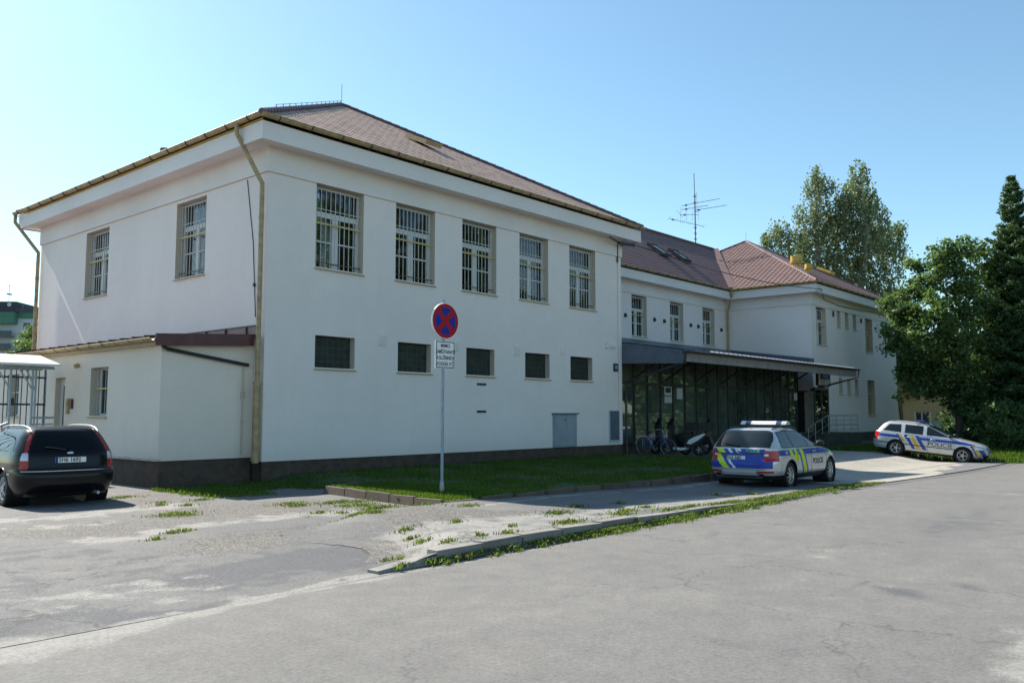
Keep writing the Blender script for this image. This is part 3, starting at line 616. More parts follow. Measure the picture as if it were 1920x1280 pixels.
c.quad((xa, YL - .045, ZS), (xb, YL - .045, ZS), (xb, YL - OV, ZF0 + .02), (xa, YL - OV, ZF0 + .02)); c.quad((xa, YL - OV, ZF0), (xb, YL - OV, ZF0), (xb, YL - OV, ZF1), (xa, YL - OV, ZF1)); c.quad((xa, YL - OV, ZF1), (xb, YL - OV, ZF1), (xb, YL - .2, ZF1), (xa, YL - .2, ZF1), 1)
c.build('cornice', ['cornice_paint', 'reveal_plaster'], PS, warp=True, fixn=False)
p = MB()
p.box(X0 + .035, X1 - .035, Y0 + .035, YB - .03, -.3, .55); p.box(X1 - .1, X2 + .1, 19.12, YB - .1, -.5, .55); p.build('plinth', 'plinth_brown', PS, warp=True)
p = MB(); p.box(X2 - .02, X3 + .05, Y0 - .04, YB + .03, -.6, .56); p.build('plinth', 'concrete_base', PS, warp=True)
# dark interior behind the windows
p = MB(); p.box(X0 + .95, X1 - .95, Y0 + .95, YB - .9, .6, 8.0); p.box(X1 + .5, X2 - .5, YL + .9, YB - .9, 4.2, 8.0); p.box(X2 + .9, X3 - .9, Y0 + .9, YB - .9, .6, 8.0); p.build('interior', 'dark_room', PS)

# --- windows: one of each kind, then copies with their pieces
def window_kind(wd, ht, kind):
    """local frame: x 0..wd, z 0..ht, wall face at y=0, frame at y=.25"""
    f = MB(); yf = .25; t = .055
    def fr(x0, x1, z0, z1, tt, dy=.05): f.box(x0, x1, yf - .01, yf + dy, z0, z0 + tt); f.box(x0, x1, yf - .01, yf + dy, z1 - tt, z1); f.box(x0, x0 + tt, yf - .01, yf + dy, z0 + tt, z1 - tt); f.box(x1 - tt, x1, yf - .01, yf + dy, z0 + tt, z1 - tt)
    g = MB(); gr = MB(); cu = MB(); si = MB()
    e_ = .004
    if kind in ('tall', 'link'):
        tr = ht * .665
        fr(e_, wd - e_, e_, ht - e_, t); f.box(t, wd - t, yf - .03, yf + .05, tr - .075, tr + .075)
        f.box(wd / 2 - .055, wd / 2 + .055, yf - .025, yf + .05, t, tr - .075)
        for x0, x1 in ((t, wd / 2 - .055), (wd / 2 + .055, wd - t)):
            f.box(x0, x0 + .045, yf - .02, yf + .04, t, tr - .075); f.box(x1 - .045, x1, yf - .02, yf + .04, t, tr - .075)
            f.box(x0 + .045, x1 - .045, yf - .018, yf + .035, ht * .335 - .02, ht * .335 + .02)
        g.box(t * .8, wd - t * .8, yf + .012, yf + .018, t * .8, ht - t * .8)
        # curtains drawn to the sides and middle behind the glass
        for x0, x1, z1 in ((.06, .36, tr), (wd / 2 - .36, wd / 2 - .04, tr), (wd / 2 + .05, wd / 2 + .34, tr), (wd - .36, wd - .08, tr), (.1, .3, ht - .1), (wd - .4, wd - .1, ht - .1)):
            n = 7; pts = [(x0 + (x1 - x0) * i / n, .40 + .025 * (i % 2)) for i in range(n + 1)]
            for a, b_ in zip(pts[:-1], pts[1:]): cu.quad((a[0], a[1], .05), (b_[0], b_[1], .05), (b_[0], b_[1], z1), (a[0], a[1], z1))
        if kind == 'tall':
            n = 10
            for i in range(n): x = .10 + (wd - .2) * i / (n - 1); gr.tube([(x, .13, .02), (x, .13, ht - .02)], .0135, 6)
            gr.bar((.0, .12, ht * .545), (wd, .12, ht * .545), .035, .05, 1); gr.bar((.0, .13, .16), (wd, .13, .16), .022, .03, 2); gr.bar((.0, .13, ht * .72), (wd, .13, ht * .72), .018, .02, 0); gr.bar((0, .13, ht - .1), (wd, .13, ht - .1), .018, .02, 0)
        else:
            for i in range(6): x = .14 + (wd - .28) * i / 5; gr.tube([(x, .13, .02), (x, .13, ht - .02)], .010, 6)
            gr.bar((.0, .12, ht * .53), (wd, .12, ht * .53), .03, .045, 1)
    elif kind == 'low':
        g.box(e_, wd - e_, yf - .045, yf + .02, e_, ht - e_)
    elif kind == 'annex':
        fr(e_, wd - e_, e_, ht - e_, t); f.box(wd / 2 - .04, wd / 2 + .04, yf - .02, yf + .05, t, ht - t); g.box(t * .8, wd - t * .8, yf + .012, yf + .018, t * .8, ht - t * .8)
        for i in range(4): x = .15 + (wd - .3) * i / 3; gr.tube([(x, .12, .02), (x, .12, ht - .02)], .010, 6)
        gr.bar((0, .11, ht * .56), (wd, .11, ht * .56), .03, .04, 1)
        for a, b_ in ((.1, .4), (.55, .8)): cu.quad((a, .42, .05), (b_, .42, .05), (b_, .42, ht - .05), (a, .42, ht - .05))
    elif kind == 'slot':
        fr(e_, wd - e_, e_, ht - e_, .05); g.box(.04, wd - .04, yf + .012, yf + .018, .04, ht - .04)
    elif kind == 'louvre':
        fr(e_, wd - e_, e_, ht - e_, .06); f.box(.06, wd - .06, yf - .005, yf + .04, ht * .62, ht * .62 + .07)
        for i in range(9): z = .1 + (ht - .25) * i / 8; g.box(.06, wd - .06, yf + .005, yf + .03, z, z + (ht - .25) / 8 - .02)
    si.add([(-.035, -.06, -.035), (wd + .035, -.06, -.035), (wd + .035, .25, .0), (-.035, .25, .0), (-.035, -.06, -.06), (wd + .035, -.06, -.06), (wd + .035, .0, -.05), (-.035, .0, -.05)],
           [(0, 1, 2, 3), (0, 4, 5, 1), (4, 7, 6, 5), (1, 5, 6, 2), (0, 3, 7, 4)])
    if kind == 'low':
        root = g.build('window', 'glass_block')
    else: root = f.build('window', 'bar_paint' if kind == 'louvre' else 'window_white')
    root.parent = PS
    if kind == 'louvre': g.build('louvre', 'sill_metal', root)
    elif kind != 'low': g.build('pane', 'window_glass', root)
    if gr.v: gr.build('grille', ['bar_paint', 'bar_yellow', 'rust_red'], root)
    if cu.v: cu.build('curtain', 'curtain', root, fixn=False)
    si.build('sill', 'sill_metal', root)
    return root
protos = {}
def put_window(kind, wd, ht, x, y, z, rz=0.0, warp=True):
    key = (kind, round(wd, 1), round(ht, 1))
    if key not in protos: r = protos[key] = window_kind(wd, ht, kind)
    else: r = copy_tree(protos[key], PS); r.scale = (1, 1, 1)
    zz = wz(x, z) if warp else z
    move_part(r, (x - OFF[PS.name].x, y - OFF[PS.name].y, zz), rz); return r
for a, c_ in WU: put_window('tall', c_ - a, ZW1 - ZW0, a, Y0, ZW0).scale.x = (c_ - a) / 1.64
for a, c_ in WLo: put_window('low', c_ - a, ZL1 - ZL0, a, Y0, ZL0).scale.x = (c_ - a) / 1.34
for a, c_ in LU: put_window('tall', 1.64, ZW1 - ZW0, X0, Y0 + c_, ZW0 - .03, -math.pi / 2).scale = ((c_ - a) / 1.64, 1, (ZW1 - ZW0 - .07) / (ZW1 - ZW0))
for a, c_ in LW: put_window('link', 1.49, 2.15, a, YL, 5.75)
for a, c_ in FU: put_window('link' if a < 55 else 'louvre', 1.55, 2.16, a, Y0, 5.72).scale.x = (c_ - a) / 1.55
for a, c_ in FS: put_window('slot', .65, .95, a, Y0, 6.98); put_window('slot', .65, .95, a, Y0, 2.9)
put_window('louvre', 1.5, 2.25, 58.15, Y0, 1.62); put_window('link', 1.4, 2.2, 49.45, Y0, 1.58)

# --- roofs
def facet(mb, A, B, C, D, tile=.30, row=.36, amp=.022, lip=.022, nu=4):
    """tiled slope: eave A->B, top D->C (may meet); true ribs and row steps, uv in metres"""
    A, B, C, D = (Vector(q) for q in (A, B, C, D)); u = (B - A).normalized(); L_ = (B - A).length
    nrm = (B - A).cross(D - A).normalized(); nrm = nrm if nrm.z > 0 else -nrm; vv = nrm.cross(u); vv = vv if vv.z > 0 else -vv
    loc = lambda q: ((q - A).dot(u), (q - A).dot(vv)); c_, d_ = loc(C), loc(D)
    def vmax(x):
        if x <= d_[0] and d_[0] > 1e-6: return d_[1] * x / d_[0]
        if x >= c_[0] and L_ - c_[0] > 1e-6: return c_[1] * (L_ - x) / (L_ - c_[0])
        return d_[1] + (c_[1] - d_[1]) * ((x - d_[0]) / max(1e-6, c_[0] - d_[0]))
    nx = int(L_ / tile * nu); xs = [L_ * i / nx for i in range(nx + 1)]; V = {}; F = []; U = []
    vm = max(d_[1], c_[1]); rows = int(vm / row) + 1; o = len(mb.v)
    def vert(i, v, dz):
        k = (i, round(v, 4), dz > 0)
        if k not in V:
            V[k] = len(mb.v); ph = math.cos(2 * math.pi * xs[i] / tile); h = amp * (0.5 + 0.5 * ph) ** 1.5 + dz
            mb.v.append(tuple(A + u * xs[i] + vv * v + nrm * h)); mb.uvs.append((xs[i], v))
        return V[k]
    for i in range(nx):
        a, b_ = vmax(xs[i]), vmax(xs[i + 1])
        for r in range(rows):
            v0, v1 = r * row, (r + 1) * row
            if v0 >= max(a, b_): break
            a0, a1, b0, b1 = min(v0, a), min(v1, a), min(v0, b_), min(v1, b_)
            q = [vert(i, a0, lip), vert(i + 1, b0, lip), vert(i + 1, b1, 0.0), vert(i, a1, 0.0)]; mb.f.append(tuple(q)); mb.m.append(0)
            if r < rows - 1 and v1 < min(a, b_):
                mb.f.append((q[3], q[2], vert(i + 1, b1, lip), vert(i, a1, lip))); mb.m.append(0)
def build_roof(mb, name, mat, par):
    vs = [(x, y, wz(x, z)) for x, y, z in mb.v]; off = OFF[PS.name]
    me = bpy.data.meshes.new(name); me.from_pydata([(x - off.x, y - off.y, z) for x, y, z in vs], [], mb.f)
    uv = me.uv_layers.new(name='UVMap'); li = np.zeros(len(me.loops), np.int32); me.loops.foreach_get('vertex_index', li)
    uv.data.foreach_set('uv', np.array(mb.uvs, np.float32)[li].ravel()); me.materials.append(M[mat])
    o = bpy.data.objects.new(name, me); COL.objects.link(o); o.parent = par; return o
RO = OV + .06
E_ = lambda x, y: Vector((x, y, ZE))
AP1 = Vector((20.05, 26.0, 13.70)); AP2 = Vector((56.7, 26.3, 13.72)); RZ = 13.2; RY = 28.2
a, b_, c_, d_ = E_(X0 - RO, Y0 - RO), E_(X1 + RO, Y0 - RO), E_(X1 + RO, YB + RO), E_(X0 - RO, YB + RO)
r = MB(); r.uvs = []
FL_ = (.30, .36, .008, .010)
facet(r, a, b_, AP1, AP1, *FL_); facet(r, d_, a, AP1, AP1); facet(r, b_, c_, AP1, AP1); facet(r, c_, d_, AP1, AP1)
roof1 = build_roof(r, 'roof', 'roof_main', PS)
a2, b2, c2, d2 = E_(X2 - RO, Y0 - RO), E_(X3 + RO, Y0 - RO), E_(X3 + RO, YB + RO), E_(X2 - RO, YB + RO)
r = MB(); r.uvs = []
facet(r, a2, b2, AP2, AP2); facet(r, d2, a2, AP2, AP2, .34, .36, .045, .02, 6); facet(r, b2, c2, AP2, AP2); facet(r, c2, d2, AP2, AP2)
roof3 = build_roof(r, 'roof', 'roof_wing', PS)
r = MB(); r.uvs = []
facet(r, E_(X1 - 4, YL - RO), E_(X2 + 7.6, YL - RO), Vector((X2 + 7.6, RY, RZ)), Vector((X1 - 4, RY, RZ)), .3, .36, .010, .012)
facet(r, E_(X2 + 7.6, YB + RO), E_(X1 - 4, YB + RO), Vector((X1 - 4, RY, RZ)), Vector((X2 + 7.6, RY, RZ)))
# keep the link slope outside the two pyramids
def under(Q, ap, x0, x1, y0, y1):
    k = (ap.z - ZE); hx0, hx1, hy0, hy1 = ap.x - x0, x1 - ap.x, ap.y - y0, y1 - ap.y
    f = min((Q[0] - x0) / hx0, (x1 - Q[0]) / hx1, (Q[1] - y0) / hy0, (y1 - Q[1]) / hy1)
    return f > 0 and Q[2] < ZE + k * f - .03
r.f = [f for f in r.f if not all(under(r.v[i], AP1, X0 - RO, X1 + RO, Y0 - RO, YB + RO) or under(r.v[i], AP2, X2 - RO, X3 + RO, Y0 - RO, YB + RO) for i in f)]
roof2 = build_roof(r, 'roof', 'roof_link', PS)
rt = MB()
def cap_line(p, q, r_=.085, seg=.34, mb=rt):
    p, q = Vector(p), Vector(q); n = max(2, int((q - p).length / seg)); dz = Vector((0, 0, .03))
    for i in range(n): mb.tube([p + (q - p) * (i / n) + dz, p + (q - p) * ((i + 1.08) / n) + dz], [r_ * 1.12, r_ * .9], 8)
for q in (a, b_, c_, d_): cap_line(q, AP1)
rt.build('ridge_tiles', 'ridge_tile', PS, warp=True); rt = MB()
for q in (a2, b2, c2, d2): cap_line(q, AP2, mb=rt)
rt.build('ridge_tiles', 'ridge_tile', PS, warp=True)
rt = MB(); cap_line((X1 - 3.3, RY, RZ + .02), (55.4, RY, RZ + .02), mb=rt); rt.build('ridge_tiles', 'ridge_tile', PS, warp=True)
# lightning conductor standing off the hips on small holders
for q, ap in ((a, AP1), (a2, AP2)):
    h = MB(); n = 13
    tops = []
    for i in range(n + 1):
        pq = q + (ap - q) * (.12 + .86 * i / n); h.tube([pq + Vector((0, 0, .08)), pq + Vector((0, 0, .20))], .014, 5); tops.append(pq + Vector((0, 0, .19)))
    h.tube(tops, .008, 5); h.tube([ap, ap + Vector((0, 0, .85 if ap is AP1 else .7))], .013, 6); h.build('lightning_conductor', 'galv_steel', PS, warp=True)
v = MB(); vp = Vector((X2 - RO, YL - RO, ZE + .05)); vq = Vector((55.3, 28.1, RZ + .02))
dv = (vq - vp).normalized(); sv = Vector((dv.y, -dv.x, 0)).normalized() * .28
v.quad(vp - sv + Vector((0, 0, .06)), vp + sv + Vector((0, 0, .06)), vq + sv + Vector((0, 0, .06)), vq - sv + Vector((0, 0, .06))); v.build('valley_flashing', 'roof_wing', PS, warp=True, fixn=False)

# --- gutters and downpipes
def gutter(mb, p, q, r_=.085, n=8):
    p, q = Vector(p), Vector(q); d = (q - p).normalized(); s_ = Vector((d.y, -d.x, 0)); V = []; ts = 0.02
    for c0 in (p, q):
        for rr in (r_, r_ - ts):
            for i in range(n + 1):
                t = math.pi * i / n; V.append(c0 + s_ * (math.cos(t) * rr) + Vector((0, 0, -math.sin(t) * rr)))
    m = n + 1; F = []
    for i in range(n): F += [(i, i + 1, 2 * m + i + 1, 2 * m + i), (m + i + 1, m + i, 3 * m + i, 3 * m + i + 1)]
    F += [(0, 2 * m, 3 * m, m), (n, m + n, 3 * m + n, 2 * m + n)]
    for k_ in (0, 2): F += [(k_ * m + i, k_ * m + m + i, k_ * m + m + i + 1, k_ * m + i + 1) for i in range(n)]
    mb.add(V, F); mb.tube([p + s_ * r_, q + s_ * r_], .014, 6)
def straps(mb, p, q, st=1.05, r_=.09):
    p, q = Vector(p), Vector(q); d = (q - p).normalized(); s_ = Vector((d.y, -d.x, 0)); n = int((q - p).length / st)
    for i in range(n + 1):
        c0 = p + (q - p) * ((i + .5) / (n + 1)); mb.append(MB().tube([c0 + s_ * (math.cos(t) * r_ * 1.1) + Vector((0, 0, -math.sin(t) * r_ * 1.1)) for t in np.linspace(-.1, math.pi, 8)], .016, 5))
g = MB(); st = []; GO = OV + .12; GZ = ZE - .02
runs = [((X0 - GO, Y0 - GO, GZ), (X1 + GO, Y0 - GO, GZ)), ((X0 - GO, YB + GO, GZ), (X0 - GO, Y0 - GO, GZ)), ((X2 - GO, Y0 - GO, GZ), (X3 + GO, Y0 - GO, GZ)), ((X2 - GO, YL - GO, GZ), (X2 - GO, Y0 - GO, GZ)), ((X1 + GO, YL - GO, GZ), (X2 - GO, YL - GO, GZ))]
for p_, q_ in runs: gutter(g, p_, q_); straps(st, p_, q_)
g.build('gutter', 'ochre_metal', PS, warp=True, smooth=40)
for q_ in st: q_.build('gutter_bracket', 'dark_metal', PS, warp=True)
# drip flashing under the gutter on the street-end sides
for p_, q_ in (runs[1], runs[3]):
    fl = MB()
    fl.box(p_[0] + .09, p_[0] + .12, q_[1] + .1, p_[1] - .05, ZF1 + .01, ZF1 + .045)
    fl.build('drip_flashing', 'ochre_bright', PS, warp=True)
def downpipe(pts, thick=None, mat='ochre_metal'):
    d = MB(); d.tube(pts, .062, 10)
    for i in range(3, len(pts)):
        pass
    zt, zb = pts[-2][2], pts[-1][2]; x, y = pts[-1][0], pts[-1][1]; z = zt - .6
    while z > zb + .5: d.tube([(x, y, z), (x, y, z - .09)], .07, 10); z -= 2.0
    if thick: d.tube([(x, y, thick), (x, y, zb)], .088, 12); d.tube([(x, y, thick + .03), (x, y, thick - .06)], .102, 12)
    o = d.build('downpipe', mat, PS, warp=True, smooth=45); return o
downpipe([(X0 - GO, 19.0, GZ - .05), (X0 - GO, 19.0, GZ - .30), (X0 - .16, 18.66, ZB - .35), (X0 - .16, 18.66, ZB - .6), (X0 - .16, 18.66, .50)], 2.5)
downpipe([(X0 - GO, YB + GO - .1, GZ - .05), (X0 - GO, YB + GO - .1, GZ - .35), (X0 - .13, YB - .10, ZB - .3), (X0 - .13, YB - .10, ZB - .6), (X0 - .13, YB - .10, .4)])
downpipe([(X2 - GO, YL - GO, GZ - .05), (X2 - GO, YL - GO, GZ - .3), (X2 - .16, YL - .16, ZB - .1), (X2 - .16, YL - .16, ZB - .4), (X2 - .16, YL - .16, 5.6)])
# --- skylights, vents, flue
def skylight(cx_, y, roofz, wd, ln, sl, mats, tilt=0.0, rf=None):
    """on a slope facing the street; sl = slope rise per metre"""
    n = Vector((0, -sl, 1)).normalized(); up = Vector((0, 1, sl)).normalized(); ux = Vector((1, 0, 0)); o = Vector((cx_, y, roofz)); f = MB(); gq = MB()
    P = lambda i, j, k: o + ux * i + up * j + n * (k + tilt * (ln / 2 - j if tilt > 0 else 0))
    def bx(mb, i0, i1, j0, j1, k0, k1): mb.add([P(i, j, k) for k in (k0, k1) for j in (j0, j1) for i in (i0, i1)], [(0, 2, 3, 1), (4, 5, 7, 6), (0, 1, 5, 4), (2, 6, 7, 3), (0, 4, 6, 2), (1, 3, 7, 5)])
    w2, l2 = wd / 2, ln / 2
    bx(f, -w2, w2, -l2, -l2 + .09, 0, .17); bx(f, -w2, w2, l2 - .09, l2, 0, .17); bx(f, -w2, -w2 + .09, -l2 + .09, l2 - .09, 0, .17); bx(f, w2 - .09, w2, -l2 + .09, l2 - .09, 0, .17)
    bx(gq, -w2 + .08, w2 - .08, -l2 + .08, l2 - .08, .10, .13)
    s_ = f.build('skylight', mats[0], PS, warp=True); gq.v = [tuple(q) for q in gq.v]
    me = MB(); me.v = [(x - OFF[PS.name].x, yy - OFF[PS.name].y, wz(x, zz)) for x, yy, zz in gq.v]; me.f = gq.f; me.m = gq.m; me.build('pane', mats[1], s_)
s1 = (13.7 - ZE) / (26 - (Y0 - RO)); s2 = (RZ - ZE) / (RY - (YL - RO))
skylight(20.5, 21.85, ZE + s1 * (21.85 - Y0 + RO), .8, 1.15, s1, ('sill_metal', 'sky_glass'), .10)
skylight(43.35, 25.7, ZE + s2 * (25.7 - YL + RO), .95, 1.35, s2, ('dark_metal', 'sky_glass'), .06); skylight(45.8, 25.7, ZE + s2 * (25.7 - YL + RO), .95, 1.35, s2, ('dark_metal', 'sky_glass'), .06)
skylight(62.0, 22.6, ZE + s1 * (22.6 - Y0 + RO), .9, 1.1, s1, ('ochre_bright', 'sky_glass'), .08)
s3 = (13.72 - ZE) / (26.3 - (Y0 - RO))
for x, y, hh in ((50.55, 20.3, .72), (51.15, 20.3, .85), (52.3, 20.1, .55)):
    z = ZE + s3 * (y - Y0 + RO); q = MB(); q.tube([(x, y, z - .1), (x, y, z + hh * .55)], .16, 12); q.tube([(x, y, z + hh * .42), (x, y, z + hh * .56)], .27, 14); q.tube([(x, y, z + hh * .6), (x, y, z + hh)], .23, 14); q.build('roof_vent', 'ochre_bright', PS, warp=True, smooth=40)
q = MB(); q.tube([(16.5, 33.0, 9.6), (16.5, 33.0, 12.42)], .16, 12); q.tube([(16.5, 33.0, 12.40), (16.5, 33.0, 12.62)], .22, 12); q.build('flue', 'ridge_tile', PS, smooth=40)

# --- small fittings on the street wall
def fit_(name, mat, fn, par=PS):
    m_ = MB(); fn(m_); return m_.build(name, mat, par, warp=True)
for x, z, wd, ht in ((15.96, 3.86, .34, .36), (18.93, 3.85, .32, .34), (21.98, 3.87, .30, .34), (24.52, 3.97, .20, .24)):
    def f_(m_):
        m_.box(x - wd / 2, x + wd / 2, Y0 - .035, Y0, z - ht / 2, z + ht / 2)
        for i in range(5): zz = z - ht / 2 + .05 + i * (ht - .1) / 5; m_.box(x - wd / 2 + .03, x + wd / 2 - .03, Y0 - .055, Y0 - .036, zz, zz + .028)
    fit_('vent_grille', 'cornice_paint', f_)
def f_(m_):
    m_.box(27.35, 27.55, Y0 - .06, Y0, 4.25, 4.50); m_.box(27.58, 28.0, Y0 - .05, Y0, 4.28, 4.42); m_.box(27.72, 27.95, Y0 - .08, Y0 - .05, 4.30, 4.40)
fit_('cable_box', 'cornice_paint', f_)
for z in (2.67, 1.79): fit_('wall_slot', 'dark_metal', lambda m_: (m_.box(19.98, 20.42, Y0 - .012, Y0 + .01, z - .035, z + .035), m_.box(20.1, 20.3, Y0 - .05, Y0 - .012, z - .02, z + .02)))
d_o = fit_('meter_door', 'grey_door', lambda m_: (m_.box(23.96, 25.36, Y0 - .05, Y0, .53, 1.70), m_.box(24.02, 24.655, Y0 - .07, Y0 - .05, .58, 1.64), m_.box(24.665, 25.30, Y0 - .07, Y0 - .05, .58, 1.64)))
t_ = MB(); t_.box(23.9, 25.42, Y0 - .12, Y0, 1.70, 1.745); t_.box(24.6, 24.64, Y0 - .09, Y0 - .07, 1.45, 1.52)
t_.v = [(x - OFF[PS.name].x, y - OFF[PS.name].y, wz(x, z)) for x, y, z in t_.v]; t_.build('hood', 'slate_metal', d_o)
pn = fit_('notice_panel', 'panel_white', lambda m_: m_.box(27.52, 28.26, Y0 - .03, Y0, .60, 1.85))
t_ = MB(); t_.box(27.58, 28.20, Y0 - .04, Y0 - .03, .70, 1.82); t_.v = [(x - OFF[PS.name].x, y - OFF[PS.name].y, wz(x, z)) for x, y, z in t_.v]; t_.build('insert', 'slate_metal', pn)
hn = fit_('house_number', 'enamel_blue', lambda m_: m_.box(27.87, 28.22, Y0 - .02, Y0, 3.36, 3.68))
text_mesh('18', .2, 'sign_white', 'numeral', hn, fn=lambda x, y, z: Vector((28.045 - OFF[PS.name].x + x, -.024, 3.56 + y)))
fit_('conduit', 'cornice_paint', lambda m_: m_.tube([(28.24, Y0 - .03, 1.9), (28.24, Y0 - .03, 8.4)], .022, 6))
fit_('conduit', 'dark_metal', lambda m_: (m_.tube([(X0 - .012, 19.6, 7.9), (X0 - .012, 19.25, 6.2), (X0 - .012, 19.05, 4.2)], .012, 5), m_.tube([(X0 - .012, 19.12, 5.0), (X0 - .03, 19.12, 5.08)], .04, 6)))
fit_('cable_bracket', 'dark_metal', lambda m_: (m_.bar((26.9, Y0 - .55, 8.47), (28.55, Y0 - .1, 8.42), .05, .05), m_.bar((27.9, Y0 - .3, 8.42), (28.75, Y0 - .5, 8.40), .10, .10), m_.tube([(28.2, Y0 - .05, 8.45), (28.2, Y0 - .05, 7.7)], .03, 6)))
for x in (36.95, 39.85, 40.9, 43.9, 44.8, 47.75): fit_('wall_lamp', 'dark_metal', lambda m_: (m_.box(x - .055, x + .055, YL - .10, YL, 6.64, 6.84), m_.box(x - .04, x + .04, YL - .14, YL - .12, 6.66, 6.74)))
fit_('wall_lamp', 'dark_metal', lambda m_: m_.box(52.1, 52.2, Y0 - .1, Y0, 7.5, 7.85)); fit_('wall_lamp', 'dark_metal', lambda m_: m_.box(57.2, 57.3, Y0 - .1, Y0, 7.5, 7.8))

# --- ground floor extension of the link: shop-front glazing under a lean-to canopy
GY = 19.0; GX1 = 47.1
cz = lambda y: 4.11 + (y - 15.95) * .147
can = MB(); nxs = 190; xs_ = [X1 + .06 + (X2 - X1 - .75) * i / nxs for i in range(nxs + 1)]
for i in range(nxs):
    h0, h1 = (.028 * (.5 + .5 * math.cos(2 * math.pi * x / .42)) ** 2 for x in (xs_[i], xs_[i + 1]))
    can.quad((xs_[i], 15.88, cz(15.88) + h0), (xs_[i + 1], 15.88, cz(15.88) + h1), (xs_[i + 1], YL, cz(YL) + h1), (xs_[i], YL, cz(YL) + h0))
x = 31.0
while x < X2 - .8: can.tube([(x, 15.84, cz(15.84) + .035), (x, 16.02, cz(16.02) + .045)], .045, 6, 1); x += .42  # bright tubes put in for the sunlit ends of the corrugation crests
canopy = can.build('canopy', ['canopy_sheet', 'galv_steel'], PS, warp=True, fixn=False)
def sub(mb, name, mat, par=None, smooth=None):
    if par is PS: return mb.build(name, mat, PS, smooth=smooth, warp=True)
    mb.v = [(x - OFF[PS.name].x, y - OFF[PS.name].y, wz(x, z)) for x, y, z in mb.v]; return mb.build(name, mat, par or canopy, smooth=smooth)
xe = X2 - .66
t_ = MB()                                                                     # soffit boards
for i in range(8): y0_ = 16.05 + i * .37; t_.add([(X1 + .1, y0_, cz(y0_) - .36), (xe, y0_, cz(y0_) - .36), (xe, y0_ + .355, cz(y0_) - .36), (X1 + .1, y0_ + .355, cz(y0_) - .36)], [(0, 1, 2, 3)]); t_.box(X1 + .1, xe, y0_ + .355, y0_ + .37, cz(y0_) - .35, cz(y0_) - .33)
sub(t_, 'soffit', 'soffit_board')
t_ = MB(); t_.box(X1 + .1, xe, 15.92, 16.05, cz(15.95) - .42, cz(15.95) - .02); t_.box(X1 + .1, xe, 15.90, 15.92, cz(15.95) - .25, cz(15.95) - .22); sub(t_, 'fascia', 'soffit_board')
t_ = MB(); gutter(t_, (X1 + .02, 15.82, cz(15.9) - .02), (xe + .15, 15.82, cz(15.9) - .02), .075); sub(t_, 'canopy_gutter', 'dark_metal', smooth=40)
t_ = MB(); t_.add([(X1 + .01, 15.9, cz(15.9) - .50), (X1 + .01, Y0, cz(Y0) - .80), (X1 + .01, Y0, cz(Y0) + .02), (X1 + .01, 15.9, cz(15.9) + .02), (X1 + .07, 15.9, cz(15.9) - .50), (X1 + .07, Y0, cz(Y0) - .80), (X1 + .07, Y0, cz(Y0) + .02), (X1 + .07, 15.9, cz(15.9) + .02)],
    [(0, 3, 2, 1), (4, 5, 6, 7), (0, 1, 5, 4), (2, 3, 7, 6), (0, 4, 7, 3)]); sub(t_, 'end_board', 'slate_metal')
t_ = MB(); t_.add([(X1 + .02, YL - .05, cz(YL) + .28), (X2 - .02, YL - .05, cz(YL) + .28), (X2 - .02, YL - .8, cz(YL - .8) + .06), (X1 + .02, YL - .8, cz(YL - .8) + .06)], [(0, 1, 2, 3)])
t_.add([(X2 - .03, Y0 + .05, cz(Y0) + .35), (X2 - .03, YL, cz(YL) + .3), (X2 - .03, YL, cz(YL) - .1), (X2 - .03, Y0 + .05, cz(Y0) - .1)], [(0, 1, 2, 3)]); t_.box(X2 - .6, X2 + .04, Y0 - .1, Y0 - .02, cz(Y0) - .05, cz(Y0) + .33)
sub(t_, 'wall_flashing', 'slate_metal')
for i in range(7):                                                            # brackets carrying the roof
    x = X1 + 1.4 + i * 2.6; t_ = MB(); t_.bar((x, GY - .04, 3.15), (x, 17.6, cz(17.6) - .40), .05, .08); sub(t_, 'strut', 'dark_metal')
for i in range(7):
    x = X1 + 2.2 + i * 2.75; t_ = MB(); t_.tube([(x, 16.5, cz(16.5) - .46), (x, 16.5, cz(16.5) - .36)], .12, 10); sub(t_, 'downlight', 'dark_metal')
for xq, yq in ((X1 + .14, 18.5), (xe + .05, 18.45)):
    t_ = MB(); t_.tube([(xq, 15.82, cz(15.9) - .1), (xq, 15.86, cz(15.9) - .45), (xq, yq, 2.98), (xq, yq + .04, 2.6), (xq, yq + .04, .1)] if xq < 40 else [(xq, 15.82, cz(15.9) - .1), (xq, 15.86, cz(15.9) - .42), (xq, yq + .1, 3.02)], .05, 8); sub(t_, 'drain_pipe', 'dark_metal', smooth=40)
